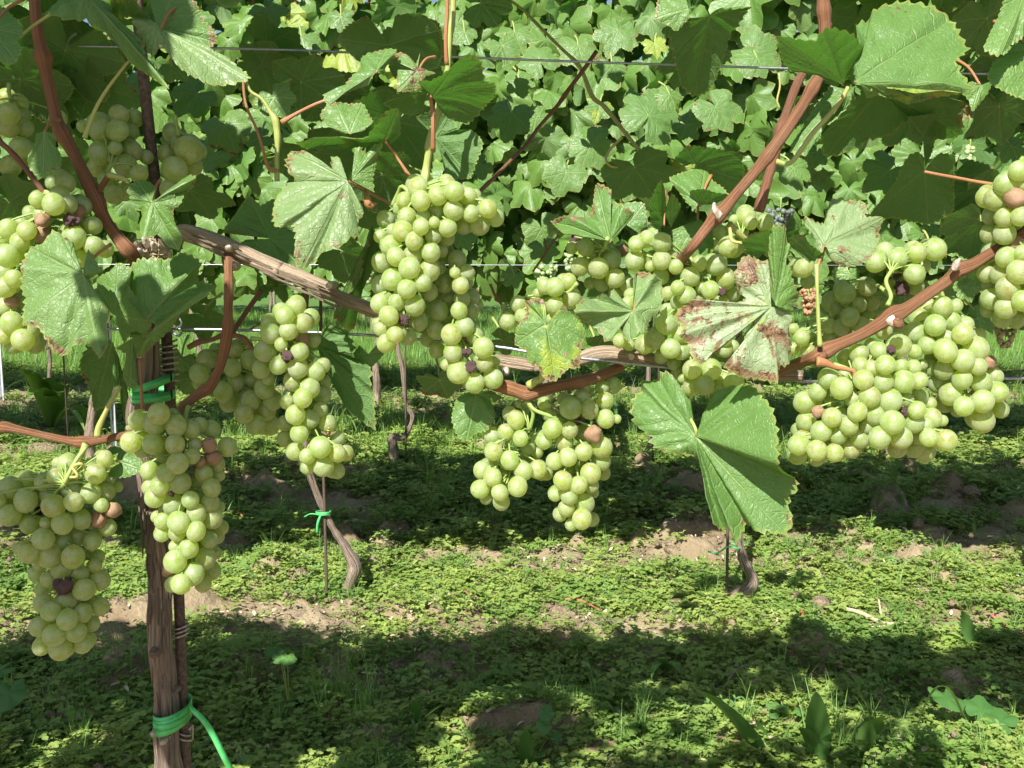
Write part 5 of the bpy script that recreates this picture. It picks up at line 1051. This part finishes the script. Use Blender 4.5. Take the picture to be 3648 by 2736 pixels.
small_bunch('E',500,350,130,2.45,60,.0068,M_green_s,'small unripe green bunch left of the shaded middle bunch',1,.9)
small_bunch('E',735,235,75,2.45,30,.0062,M_green_s,'tiny unripe bunch at the end of the short wire, behind the middle',2,.6)
small_bunch('J',585,430,70,2.4,36,.0066,M_green_s,'small pale bunch behind the freckled leaf stalk',3,1.1)
small_bunch('J',280,640,120,2.3,70,.0062,M_brown_s,'dried brown bunch behind the upright pale petiole',4,.7)
small_bunch('F',1330,70,60,2.35,44,.0075,M_blue_s,'bluish bunch in shade above the scorched leaf',5,1.6)
small_bunch('C',110,700,70,1.9,26,.0072,M_green_s,'half hidden greenish bunch left of the central bunch',6,.9)
small_bunch('D',1620,400,90,2.5,50,.0062,M_straw,'withered straw coloured bunch under the tall cut bunch',7,.9)
small_bunch('4',1490,960,40,2.3,8,.0075,M_green_s,'few green berries hanging between the dark leaves at upper right',8,.6)
# ties and wires on the second row
mb = MB(); c = pt('M',370,335,Y2)
for k in range(3):
    P = [c+np.array((.020*math.cos(a), .020*math.sin(a)-.004, .003*k-.002*math.sin(a))) for a in np.linspace(0, 6.28, 14)]; mb.tube(P, .0022, seg=5, sub=2)
mb.tube([c+np.array((-.005,-.02,0)), c+np.array((-.012,-.026,-.02)), c+np.array((-.016,-.02,-.05))], .004, seg=5); mb.tube([c+np.array((.0,-.02,0)), c+np.array((-.03,-.026,.006)), c+np.array((-.05,-.02,-.004))], .002, seg=5)
tag(mb.build('plant_tie', M_tie), 'green string tie with dangling end on the crooked second row trunk', 'plant tie', 'green plastic ties')
mb = MB(); c = pt('N',1150,515,Y2); mb.tube([c+np.array((-.055,-.02,-.004)), c+np.array((-.03,-.03,-.004)), c+np.array((0,-.02,.01)), c+np.array((.03,-.02,.004)), c+np.array((.03,.02,.004)), c+np.array((0,.015,.01))], .0028, seg=6)
tag(mb.build('plant_tie', M_tie), 'little green tie under the tip of the largest hanging leaf', 'plant tie', 'green plastic ties')
def line_wire(z, Y, r, label, z1=None, group='trellis wires of the rows behind'):
    P = [np.array((-6, Y, z)), np.array((0, Y, (z+(z1 or z))/2-.01)), np.array((6, Y, z1 or z))]
    tag(tube('trellis_wire', P, r, M_wire, None, seg=6, sub=8), label, 'wire', group)
def zpx(v, Y): return pt('S', 1824, v, Y)[2]
line_wire(zpx(917,2.3), 2.3, .0009, 'second row wire glinting between the central and middle bunches', zpx(940,2.3))
line_wire(zpx(1000,Y2), Y2, .0013, 'fruiting wire running along the second row trunks')
# third and fourth rows
T3 = [(1400,'7',None),(865,None,None),(1905,None,None)]
def xsrc(u, Y): return pt('S', u*1.649, 1368, Y)[0]
t3 = tpath('6', [(940,1600,28),(932,1540,30),(915,1440,34),(925,1390,24),(985,1400,18),(1030,1330,15),(1050,1255,14),(1012,1190,13),(998,1090,13),(985,960,15),(960,840,15),(955,770,14),(950,600,14)], Y3); t3[0] = (t3[0][0], Y3, -.05, t3[0][3])
s3 = [(pt('6',1005,1600,Y3)[0], Y3-.01, -.05), tuple(pt('6',1006,1400,Y3-.01)), tuple(pt('6',1002,700,Y3-.01)), tuple(pt('6',1000,-500,Y3-.01))]
back_vine(t3[0][0], Y3, 21, t3, s3, 110, 260, z1=1.56, half=.6, label='pale thin third row vine framed between the wasp bunch and the central bunch', size=(.07,.105))
t3b = tpath('7', [(900,1760,34),(905,1700,40),(900,1600,45),(930,1520,40),(960,1440,20),(950,1380,14),(945,1250,14),(940,1000,14)], Y3); t3b[0] = (t3b[0][0], Y3, -.05, t3b[0][3])
back_vine(t3b[0][0], Y3, 22, t3b, [(pt('7',995,1700,Y3)[0], Y3, -.05),(pt('7',1000,1000,Y3)[0], Y3, 1.9)], 110, 260, z1=1.56, half=.6, label='stubby dark third row vine low behind the two winged bunches', size=(.07,.105))
t3c = tpath('K', [(1195,1420,52),(1190,1330,56),(1180,1230,62),(1190,1150,44),(1200,1040,24),(1195,900,22),(1190,600,22)], Y3); t3c[0] = (t3c[0][0], Y3, -.05, t3c[0][3])
back_vine(t3c[0][0], Y3, 23, t3c, [(pt('K',1105,1350,Y3)[0], Y3, -.05),(pt('K',1112,800,Y3)[0], Y3, 1.9)], 110, 260, z1=1.56, half=.6, label='grey third row vine under the big spreading bunch', size=(.07,.105))
for x, sd, lb in ((-1.95,24,'third row vine behind the shaded lower left bunch'),(-3.1,25,'third row vine past the left edge'),(2.9,26,'third row vine past the right edge')):
    back_vine(x, Y3, sd, gen_trunk(x, Y3, sd), [(x-.07,Y3,-.05),(x-.07,Y3,1.9)], 70, 260, z1=1.56, half=.6, label=lb, size=(.07,.105))
for k in range(8):
    x = -4.1+k*1.09; sd = 40+k
    t = gen_trunk(x, Y4, sd)
    if k == 1: t = tpath('5', [(330,1080,12),(322,1000,13),(330,920,11),(318,820,11),(312,760,11)], Y4); t[0] = (t[0][0], Y4, -.05, .02); x = t[0][0]
    where = ['far left, mostly outside the picture', 'at the left edge beyond the broad dock plant', 'left of the near trunk, mostly hidden', 'hidden behind the half shaded bunch', 'behind the central bunch', 'behind the winged bunches', 'behind the big spreading bunch', 'at the right edge under the tall cut bunch'][k]
    back_vine(x, Y4, sd, t, None, 60, 300, half=.6, z1=1.45, label='fourth row vine '+where, size=(.075,.11), z0=.85)
def hedge_row(Y, x0, x1, n, z0, z1, label, seed):
    r = random.Random(seed); V = []; F = []; vu = []; ed = []; nv = 0
    for k in range(n):
        x, y, z, ok = canopy_point(r, x0, x1, Y, .28, z0, z1, .6)
        g = LL[r.randrange(len(LL))]; s = r.uniform(.09,.14); M3 = np.array(leaf_frame(r))
        V.append(g[0]@M3*s+np.array((x,y,z))); F += [[q+nv for q in f] for f in g[1]]; nv += len(g[0]); vu.append(g[2]); ed.append(g[3])
    mb = MB()
    for k in range(int((x1-x0)/1.08)):
        x = x0+.5+k*1.08; T = gen_trunk(x, Y, seed+k, .9); mb.tube([np.array(q[:3]) for q in T], [q[3] for q in T], seg=7, sub=2)
    c0 = np.array(((x0+x1)/2, Y, z0)); o = put('distant_vine_row', mesh('distant_vine_row', np.vstack(V)-c0, F, (M_leaf_far,), uvs={'vein': np.vstack(vu)}, attrs={'edge': np.concatenate(ed)}), c0)
    o['brown'] = .1; o['warm'] = .05; tag(o, label, 'vine row', 'distant vine rows', 'stuff')
    q = mb.build('distant_trunks', M_trunk, o); tag(q, kind='stuff')
hedge_row(10.9, -8.5, 8.5, 3400, .8, 1.85, 'fifth vine row seen through gaps as one green hedge', 71)
hedge_row(13.4, -10, 10, 2600, .8, 1.85, 'sixth vine row, far and half hidden', 72)
hedge_row(16, -13, 13, 3200, .25, 1.9, 'farthest vine row before the woods', 73)
# ------------------------------------------------------------------ ground cover: small plants scattered as instances (nobody could count them)
hid = bpy.data.collections.new('ground_cover_sources')
def blade_quads(p0, p1, wd, up, bend=.3, segs=2):
    """one small folded oval leaf"""
    p0 = np.array(p0); p1 = np.array(p1); d = p1-p0; s = np.cross(d, up); s /= np.linalg.norm(s)+1e-9; n = np.cross(s, d); n /= np.linalg.norm(n)+1e-9
    L = np.linalg.norm(d); pts = []
    prof = [(0,.12),(.35,.9),(.7,.95),(1.0,.15)]
    V = []; F = []
    for k, (t, q) in enumerate(prof):
        c = p0+d*t-n*bend*L*t*t; V += [c-s*wd*q+n*wd*.25*q, c, c+s*wd*q+n*wd*.25*q]
    for k in range(3):
        a = k*3; F += [[a, a+3, a+4, a+1], [a+1, a+4, a+5, a+2]]
    return V, F
def plantlet(kind, seed):
    r = random.Random(seed); V = []; F = []
    def addq(v, f):
        n = len(V); V.extend(v); F.extend([[q+n for q in g] for g in f])
    def stem(a, b, w_=.0006):
        a = np.array(a); b = np.array(b); s = np.array((w_,0,0)); t = np.array((0,w_,0)); addq([a-s, a+s, b+s*.6, b-s*.6, a-t, a+t, b+t*.6, b-t*.6], [[0,1,2,3],[4,5,6,7]])
    if kind == 'chick':
        for k in range(r.randint(5,8)):
            a = r.uniform(0,6.28); L = r.uniform(.012,.04); h = r.uniform(.006,.032); tip = np.array((math.cos(a)*L, math.sin(a)*L, h)); stem((0,0,0), tip)
            for q in range(r.randint(3,5)):
                b = r.uniform(0,6.28); l = r.uniform(.007,.013); e = tip+np.array((math.cos(b)*l, math.sin(b)*l, r.uniform(.0,.005))); addq(*blade_quads(tip, e, l*.36, (0,0,1), r.uniform(-.1,.35)))
    elif kind == 'round':
        for k in range(r.randint(6,10)):
            a = r.uniform(0,6.28); L = r.uniform(.008,.045); h = r.uniform(.012,.04); c = np.array((math.cos(a)*L, math.sin(a)*L, h)); stem((0,0,0), c)
            for q in range(3):
                b = a+q*2.09+r.uniform(-.2,.2); l = r.uniform(.008,.014); e = c+np.array((math.cos(b)*l, math.sin(b)*l, r.uniform(-.001,.003))); addq(*blade_quads(c, e, l*.50, (0,0,1), .1))
    elif kind == 'purslane':
        for k in range(r.randint(4,6)):
            a = r.uniform(0,6.28); prev = np.zeros(3)
            for m in range(4):
                nx_ = prev+np.array((math.cos(a)*.013, math.sin(a)*.013, r.uniform(.0,.007))); stem(prev, nx_, .0008); prev = nx_
                for q in (-1, 1): 
                    b = a+q*r.uniform(.6,1.2); l = r.uniform(.009,.016); e = prev+np.array((math.cos(b)*l, math.sin(b)*l, .004)); addq(*blade_quads(prev, e, l*.26, (0,0,1), .0))
    elif kind == 'grass':
        for k in range(r.randint(9,14)):
            a = r.uniform(0,6.28); L = r.uniform(.05,.13); ln = r.uniform(.15,.75); b0 = np.array((r.uniform(-.01,.01), r.uniform(-.01,.01), 0)); w_ = r.uniform(.0010,.0019); d = np.array((math.cos(a), math.sin(a), 0)); s = np.array((-d[1], d[0], 0)); pv = []
            for m in range(5):
                t = m/4; c = b0+d*L*ln*t*t+np.array((0,0,L*t*(1-.25*ln*t))); pv += [c-s*w_*(1-t*.92), c+s*w_*(1-t*.92)]
            addq(pv, [[m*2, m*2+1, m*2+3, m*2+2] for m in range(4)])
    elif kind == 'crumb':
        for k in range(6):
            c = np.array((r.uniform(-.035,.035), r.uniform(-.035,.035), .001)); s_ = r.uniform(.002,.007)*(1 if k else 1.8)
            dirs = [(1,0,0),(0,1,0),(-1,0,0),(0,-1,0),(0,0,1),(0,0,-.6)]; P6 = [c+np.array(q)*s_*r.uniform(.6,1.3) for q in dirs]
            addq(P6, [[0,1,4],[1,2,4],[2,3,4],[3,0,4],[1,0,5],[2,1,5],[3,2,5],[0,3,5]])
    elif kind == 'litter':
        for k in range(3):
            c = np.array((r.uniform(-.03,.03), r.uniform(-.03,.03), .002)); a = r.uniform(0,6.28); l = r.uniform(.01,.03); e = c+np.array((math.cos(a)*l, math.sin(a)*l, r.uniform(0,.008))); addq(*blade_quads(c, e, l*r.uniform(.08,.45), (0,0,1), r.uniform(-.3,.5)))
    return np.array(V), F
kinds = [('chick', M_weed, 4), ('round', M_weed, 3), ('purslane', M_weed2, 2), ('grass', M_grass, 3), ('litter', M_straw, 3), ('crumb', M_clod, 3)]
src = []; names = 'abcdefghijklmnopqrst'
for kd, mt, n in kinds:
    for k in range(n):
        v, f = plantlet(kd, 500+len(src)); me = mesh('plantlet', v, f, (mt,)); o = bpy.data.objects.new('plantlet_'+names[len(src)], me); hid.objects.link(o); src.append(kd)
def scatter(name, pts, idx, scl, rots, label):
    me = bpy.data.meshes.new(name); me.vertices.add(len(pts)); me.vertices.foreach_set('co', np.asarray(pts, np.float32).ravel())
    a = me.attributes.new('vi', 'INT', 'POINT'); a.data.foreach_set('value', np.asarray(idx, np.int32))
    a = me.attributes.new('sc', 'FLOAT', 'POINT'); a.data.foreach_set('value', np.asarray(scl, np.float32))
    a = me.attributes.new('rt', 'FLOAT_VECTOR', 'POINT'); a.data.foreach_set('vector', np.asarray(rots, np.float32).ravel())
    o = put(name, me); ng = bpy.data.node_groups.new(name, 'GeometryNodeTree')
    ng.interface.new_socket('Geometry', in_out='INPUT', socket_type='NodeSocketGeometry'); ng.interface.new_socket('Geometry', in_out='OUTPUT', socket_type='NodeSocketGeometry')
    N = ng.nodes; Lk = ng.links; gi = N.new('NodeGroupInput'); go = N.new('NodeGroupOutput')
    ci = N.new('GeometryNodeCollectionInfo'); ci.inputs['Collection'].default_value = hid; ci.inputs['Separate Children'].default_value = True; ci.inputs['Reset Children'].default_value = True
    ip = N.new('GeometryNodeInstanceOnPoints'); ip.inputs['Pick Instance'].default_value = True
    def na(nm, ty):
        q = N.new('GeometryNodeInputNamedAttribute'); q.data_type = ty; q.inputs[0].default_value = nm; return q.outputs[0]
    Lk.new(gi.outputs[0], ip.inputs['Points']); Lk.new(ci.outputs[0], ip.inputs['Instance']); Lk.new(na('vi','INT'), ip.inputs['Instance Index'])
    e2r = N.new('FunctionNodeEulerToRotation'); Lk.new(na('rt','FLOAT_VECTOR'), e2r.inputs[0]); Lk.new(e2r.outputs[0], ip.inputs['Rotation'])
    Lk.new(na('sc','FLOAT'), ip.inputs['Scale']); Lk.new(ip.outputs[0], go.inputs[0])
    m = o.modifiers.new('scatter', 'NODES'); m.node_group = ng
    tag(o, label, 'ground cover', None, 'stuff'); return o
q = np.random.RandomState(5)
def field(n, y0, y1, kindset, dens, seed, smin=.7, smax=1.35, pw=1.0):
    y = y0+(y1-y0)*q.rand(n)**pw; hw = .62*y+.85; x = (q.rand(n)*2-1)*hw; keep = q.rand(n) < dens(x, y); x = x[keep]; y = y[keep]
    ids = [i for i, k in enumerate(src) if k in kindset]; wts = np.array([kindset[src[i]] for i in ids], float); wts /= wts.sum()
    pts = np.stack([x, y, gz(x, y)*np.clip((16-y)/6, 0, 1)*np.clip((8-abs(x))/3, 0, 1)], 1)
    return pts, np.array(ids)[q.choice(len(ids), len(x), p=wts)], smin+(smax-smin)*q.rand(len(x)), np.stack([q.normal(0,.15,len(x)), q.normal(0,.15,len(x)), q.rand(len(x))*6.28], 1)
def d_weeds(x, y):
    n = fbm(x*1.7+2, y*2.6+1, 3, 61); m = fbm(x*6, y*8, 2, 63); v = np.clip((n*.55+m*.45-.37)*4.0, .03, 1)
    bare = np.exp(-((y-2.62)/.11)**2)*np.exp(-((x+.9)/.75)**2)+np.exp(-((y-2.52)/.12)**2)*np.exp(-((x-.25)/.5)**2)+np.exp(-((y-4.35)/.25)**2)*.45+np.exp(-((y-6.8)/.35)**2)*.9
    rich = np.exp(-((y-2.85)/.14)**2)*.9
    near = np.clip((2.35-y)*1.2, 0, .3)
    return np.clip((v+rich+near)*(1-np.clip(bare, 0, .92)), .02, 1)
A = field(46000, 1.35, 3.4, {'chick':5,'round':2,'purslane':2.2,'grass':.22,'litter':.7}, d_weeds, 1, .5, .98)
D1 = field(9000, 1.35, 5.4, {'crumb':3,'litter':2}, lambda x, y: .9+0*x, 9, .4, 1.1, .8)
B = field(74000, 3.3, 5.4, {'chick':6,'round':3,'purslane':1.2,'grass':.35,'litter':.6}, d_weeds, 2, .8, 1.35, .9)
B2 = field(40000, 5.3, 8.2, {'chick':6,'round':3,'purslane':1.2,'grass':.9,'litter':.6}, d_weeds, 6, 1.0, 1.7, .9)
scatter('ground_weeds', *[np.concatenate(z) for z in zip(A, B, B2, D1)], 'low chickweed and clover covering the sandy vineyard soil')
Gx = field(20000, 7.3, 15, {'grass':1}, lambda x, y: np.clip((y-7.2)*.9, .1, 1), 3, 1.0, 2.0, .8)
G2 = field(2600, 4.5, 6.4, {'grass':1}, lambda x, y: (fbm(x*1.2+9, y*1.2, 2, 81) > .55)*1.0, 4, .8, 1.5)
tu = []; 
for (W, a, b, n, sprd, s) in [('6',1400,1480,80,.22,1.2),('6',1120,1030,90,.25,1.2),('6',700,1400,26,.12,1.3),('M',380,1400,10,.05,1.3),('O',520,1560,5,.04,1.2),('N',700,1500,4,.04,1.1),('O',840,300,16,.1,.9),('5',1570,1380,12,.06,1.0),('9',360,1560,4,.05,1.1)]:
    c = gp(W, a, b)
    for k in range(n): tu.append((c[0]+q.normal(0,sprd), c[1]+q.normal(0,sprd), s*(.7+.5*q.rand())))
tu = np.array(tu); gi_ = [i for i, k in enumerate(src) if k == 'grass']
G3 = (np.stack([tu[:,0], tu[:,1], gz(tu[:,0], tu[:,1])], 1), np.array(gi_)[q.randint(0, len(gi_), len(tu))], tu[:,2], np.stack([q.normal(0,.1,len(tu)), q.normal(0,.1,len(tu)), q.rand(len(tu))*6.28], 1))
scatter('alley_grass', *[np.concatenate(z) for z in zip(Gx, G2, G3)], 'bright grass of the farther alley and tufts between the rows')

# ------------------------------------------------------------------ clods, twigs and single weeds
def clod(W, a, b, rpx, seed, label):
    c = gp(W, a, b); r = rpx/WIN[W][2]/FPX*np.linalg.norm(c)*1.0; bm = bmesh.new(); bmesh.ops.create_icosphere(bm, subdivisions=3, radius=1.0)
    rr = random.Random(seed); sx, sy, sz = r*rr.uniform(.9,1.3), r*rr.uniform(.7,1.0), r*rr.uniform(.55,.8)
    co_ = np.array([v.co[:] for v in bm.verts]); k = .72+.30*fbm(co_[:,0]*1.4+seed, co_[:,2]*1.4+co_[:,1], 2, seed)+.34*fbm(co_[:,0]*3.1+seed+co_[:,1]*2, co_[:,2]*3.1, 3, seed+1)
    for v, kk in zip(bm.verts, k): v.co = (v.co.x*sx*kk, v.co.y*sy*kk, max(v.co.z, -.55)*sz*kk)
    me = bpy.data.meshes.new('soil_clod'); bm.to_mesh(me); bm.free(); me.materials.append(M_clod); me.polygons.foreach_set('use_smooth', np.ones(len(me.polygons), bool))
    o = put('soil_clod', me, (c[0], c[1], gz(c[0], c[1])+sz*.12)); o.rotation_euler = (0,0,rr.uniform(0,6)); tag(o, label, 'clod of soil', 'dry clods of soil')
CL = [('N',895,790,62,'large pale clod left of the knobbly second row trunk'),('N',1060,770,40,'clod just left of the thin stake below the hanging leaf'),('M',1030,800,50,'ragged clod right of centre behind the creeping weeds'),
 ('M',60,620,45,'pointed brown clod at left above the bare soil'),('M',230,700,60,'flat crumbling clod left of the crooked trunk'),('N',290,800,60,'broad clod in the sunlit strip, below the winged bunches'),('N',860,520,38,'clod in the dark strip left of the hanging leaf'),
 ('N',720,560,36,'rounded shaded clod lower left of the hanging leaf'),('N',690,430,28,'small clod right of the winged bunch tip'),('N',260,960,40,'half shaded clod at the shadow edge'),('N',985,990,44,'tilted clod with a sunny top in front of the knobbly trunk'),
 ('O',700,810,60,'long slab of soil beside the dry straw'),('O',905,465,38,'pale clod lit alone in the dark strip on the right'),('O',420,260,60,'dark clod below the big spreading bunch'),('O',1110,215,46,'dark clod at the right in the far strip'),('O',1180,300,44,'lit edged clod lower right of the dark one'),
 ('O',990,700,36,'clod among clover on the right'),('O',260,760,52,'rough clod left of the straw'),('O',400,830,48,'broken clod between hanging leaf and straw'),('5',290,1500,100,'big dim clod under the left low cane'),('5',200,1480,70,'dim clod beside the big one under the left low cane'),
 ('9',40,700,50,'clod at the left edge by the shaded bunch'),('9',620,860,46,'clod left of the near trunk'),('9',650,1250,34,'small dark clod low beside the near trunk'),('9',130,1180,56,'flat dark clod at lower left'),('M',590,680,34,'pale crumb beside the crooked trunk base'),('N',1330,580,34,'clod right of the hanging leaf tip'),('O',75,580,32,'clod at the foot of the hanging leaf')]
for k, (W,a,b,r,l) in enumerate(CL): clod(W,a,b,r,k+3,l)
def strap(p, tip, wd, bow=.15, fold=.25, toothed=0.0, seed=0, n=14):
    """one long weed blade from p to tip"""
    p = np.array(p, float); tip = np.array(tip, float); d = tip-p; L = np.linalg.norm(d); s = np.cross(d, (0,.3,1)); s /= np.linalg.norm(s); up = np.cross(s, d); up /= np.linalg.norm(up)
    if up[2] < 0: up = -up
    V = []; F = []; r = random.Random(seed)
    for i in range(n+1):
        t = i/n; c = p+d*t+up*bow*L*4*t*(1-t); w_ = wd*(math.sin(math.pi*min(1, t**.75))**.8*.95+.05)*(1+ (toothed*(1 if i%2 else -1))); rp = .06*wd*math.sin(9*t+seed)
        V += [c-s*w_+up*(fold*w_+rp), c-s*w_*.5+up*fold*w_*.35, c, c+s*w_*.5+up*fold*w_*.35, c+s*w_+up*(fold*w_-rp)]
    for i in range(n):
        for k in range(4): a = i*5+k; F.append([a, a+1, a+6, a+5])
    uvv = [(t_, abs(k-2)*wd*.5) for t_ in [i/n*L for i in range(n+1)] for k in range(5)]
    return np.array(V), F, uvv
def weed(W, base, tips, label, mat=M_blade, toothed=.0, cat='weed', group='single weeds on the vineyard floor', name='broad_leaf_weed', fold=.25):
    """tips: (window a, b, half width px, height above ground m)"""
    b0 = gp(W, *base); b0[2] = gz(b0[0], b0[1]); root = thing(name, b0, label, cat, group)
    for k, q_ in enumerate(tips):
        a, b, wpx, h = q_[:4]; d = ray(W, a, b); t = (h-CAM_H)/d[2]; tip = np.array((d[0]*t, d[1]*t, h)) if h is not None else None
        V, F, uvv = strap(b0+np.array((0,0,.003)), tip, wpx/WIN[W][2]/FPX*np.linalg.norm(tip), bow=q_[4] if len(q_) > 4 else .12, toothed=toothed, seed=k, fold=fold)
        put('leaf', mesh('leaf', V-b0, F, (mat,)), b0, root)
    return root
weed('O', (130,1640), [(-230,1255,62,.22,.05),(60,1400,28,.1),(-60,1600,36,.06)], 'broad dark weed blade arching left at the bottom, right of centre')
weed('O', (400,1660), [(378,1262,66,.20,.05),(285,1450,50,.12),(470,1480,34,.1)], 'pointed weed with upright broad leaves at the bottom right')
weed('O', (610,1670), [(745,1385,58,.16,.10),(850,1400,40,.1,.1),(520,1570,30,.05)], 'pale ribbed plantain blade catching the sun at bottom right', toothed=.06, mat=M_grass)
weed('O', (1190,1015), [(1140,842,36,.10,.1),(1012,962,24,.03),(1450,975,40,.03),(1275,932,18,.05),(1120,1010,22,.02)], 'dandelion rosette with jagged leaves at the right', toothed=.22)
weed('M', (850,1450), [(842,1305,34,.10,.08),(1110,1318,34,.04),(770,1430,20,.03),(900,1460,18,.02)], 'small rosette of pale blades at bottom centre')
weed('N', (108,1680), [(108,1455,44,.14,.04),(180,1600,26,.05)], 'dark ribbed plantain leaf standing at the bottom centre')
weed('O', (185,1110), [(205,1040,18,.05),(90,1095,18,.02),(230,1100,14,.02)], 'little blue green seedling near the lower right')
weed('N', (830,1160), [(760,1190,30,.04,.2),(915,1160,40,.04,.2),(820,1090,18,.06)], 'broad hairy weed leaf lying in the lower middle', toothed=.1)
weed('5', (345,1345), [(100,960,60,.42,.1),(180,1150,55,.3),(280,1010,60,.36),(430,1060,55,.32),(390,1130,50,.28),(300,1150,50,.25),(20,1100,26,.3,.2),(560,1370,24,.12),(120,1000,50,.4,.12)], 'big clump of long dock leaves at the left behind the near vine', fold=.3, mat=M_grass)
weed('5', (600,1375), [(480,1180,30,.2),(560,1250,26,.14),(800,1160,30,.22),(740,1290,22,.14),(650,1290,16,.1),(390,1290,14,.12,.25)], 'pale tuft of broad leaves left of the near trunk', mat=M_grass)
weed('7', (1480,1500), [(1380,1280,34,.22),(1560,1230,36,.22),(1440,1350,26,.15)], 'upright weed half hidden behind the largest hanging leaf')
weed('7', (640,1400), [(560,1340,30,.2),(740,1300,30,.25),(690,1250,26,.28),(620,1280,26,.25)], 'bushy weed glimpsed right of the winged bunch')
weed('6', (520,1480), [(620,1310,8,.3,.05),(740,1290,8,.32,.1),(700,1420,8,.15,.2),(480,1330,8,.25)], 'thin flowering grass beside the wasp bunch', mat=M_grass, name='grass_tuft', cat='grass tuft')
weed('O', (1180,1520), [(870,1570,10,.3)], 'slender grass stem at bottom right', mat=M_grass, name='grass_tuft', cat='grass tuft')
# round leaved mallow plants
def mallow(W, base, leaves, label, cat='weed'):
    b0 = gp(W, *base); b0[2] = gz(b0[0], b0[1]); root = thing('round_leaf_weed', b0, label, cat, 'single weeds on the vineyard floor')
    for k, (a, b, rp, h) in enumerate(leaves):
        d = ray(W, a, b); t = (h-CAM_H)/d[2]; c = np.array((d[0]*t, d[1]*t, h)); r = rp/WIN[W][2]/FPX*np.linalg.norm(c); rr = random.Random(k+int(a)); V = [c]; n = 30
        ph = rr.uniform(0,6.28); tx, ty = rr.uniform(-.25,.25), rr.uniform(-.6,-.1)
        for g in (.35,.7,1.0):
            for i in range(n):
                th = 2*math.pi*i/n; q_ = (1+.10*math.cos(5*th)+.04*(i%2))*(1-.55*math.exp(-((((th-ph+math.pi)%(2*math.pi))-math.pi)/.22)**2)) if True else 1
                x = math.cos(th)*r*g*q_; y = math.sin(th)*r*g*q_; V.append(c+np.array((x, y, tx*x-ty*y-.12*r*g*g+.06*r*g*math.cos(5*th))))
        F = [[0, 1+i, 1+(i+1)%n] for i in range(n)]
        for m in range(2):
            for i in range(n): F.append([1+m*n+i, 1+(m+1)*n+i, 1+(m+1)*n+(i+1)%n, 1+m*n+(i+1)%n])
        o = put('leaf', mesh('leaf', np.array(V)-c, F, (M_blade,)), c, root)
        tube('leaf_stalk', [b0, (b0+c)/2+np.array((0,0,h*.2)), c-np.array((0,0,.001))], [.0014,.0012,.0010], M_petiole, root, seg=6, sub=4)
mallow('O', (1180,1420), [(1060,1290,84,.08),(1240,1355,80,.06),(1340,1410,74,.06),(1190,1480,50,.05)], 'round leaved mallow with lobed leaves near the lower right corner')
mallow('9', (-10,1420), [(45,1270,80,.13),(0,1150,62,.14),(100,1235,30,.08)], 'round leaved weed at the lower left edge')
mallow('N', (230,1560), [(215,1370,44,.10),(200,1435,42,.08),(270,1490,36,.06),(170,1590,30,.03)], 'clover like weed beside the dark plantain leaf')
mallow('O', (180,1400), [(150,1330,32,.05),(205,1345,30,.05),(160,1375,28,.04),(295,1365,24,.05)], 'three leaved clover left of the pointed weed')
mallow('O', (1290,60), [(1315,45,22,.1),(1280,-60,24,.15)], 'small round leaved plant under the tall cut bunch')
mallow('M', (190,1400), [(110,1045,46,.20),(185,1090,44,.20),(140,1080,44,.20)], 'tall single clover standing in the lower left shade')
# dead twigs and straw
def twig(W, pts, r, mat, label, cat='twig', h=.012):
    P = []
    for q_ in pts:
        p = gp(W, q_[0], q_[1]); p[2] = gz(p[0], p[1])+(q_[2] if len(q_) > 2 else h); P.append(p)
    tag(tube('dry_twig', P, [r]*(len(P)-1)+[r*.4], mat, None, seg=7, sub=5, ridge=.2), label, cat, 'dry twigs on the soil')
twig('N', [(1080,1300),(1180,1305),(1290,1310),(1380,1290),(1460,1250),(1500,1240)], .005, M_old, 'bare root like twig in the lower right shade', h=.02)
twig('N', [(1140,1260),(1200,1215),(1280,1205),(1350,1225)], .0028, M_old, 'thin arched twig above the root like one', h=.03)
twig('O', [(520,840),(600,865),(660,890),(730,925),(800,950)], .006, M_straw, 'thick pale straw stalk on the bare soil at right', h=.02)
twig('O', [(580,945),(650,925),(740,920)], .003, M_straw, 'thin straw crossing under the thick pale stalk', h=.02)
twig('O', [(600,960),(690,940),(760,945)], .0025, M_straw, 'lowest thin straw beside the thick pale stalk', h=.015)
twig('O', [(700,860,.05),(715,890,.03),(735,920)], .0025, M_straw, 'short upright straw on the thick pale stalk', h=.01)
twig('9', [(1180,458),(1240,440),(1290,430),(1340,420)], .0032, M_rstem, 'lower red weed stem right of the trunk bunch', h=.03)
twig('9', [(1195,375),(1240,378),(1290,400),(1340,415)], .0030, M_rstem, 'upper red weed stem right of the trunk bunch', h=.03)
twig('O', [(1290,905),(1350,925),(1410,950),(1460,965)], .004, M_rstem, 'red creeping stem at the right edge', h=.02)
twig('O', [(300,870),(315,900),(318,940)], .003, M_rstem, 'short red stem among weeds left of the straw', h=.02)
twig('M', [(1075,780),(1100,800),(1125,812)], .003, M_rstem, 'red stem by the ragged clod', h=.02)
twig('N', [(310,770),(360,775),(420,790),(490,820)], .003, M_rstem, 'pink creeping stem in the sunlit strip', h=.02)
twig('9', [(100,1430),(120,1400),(150,1440)], .004, M_old, 'small broken twig at the lower left', h=.01)
print('objects', len(bpy.data.objects))
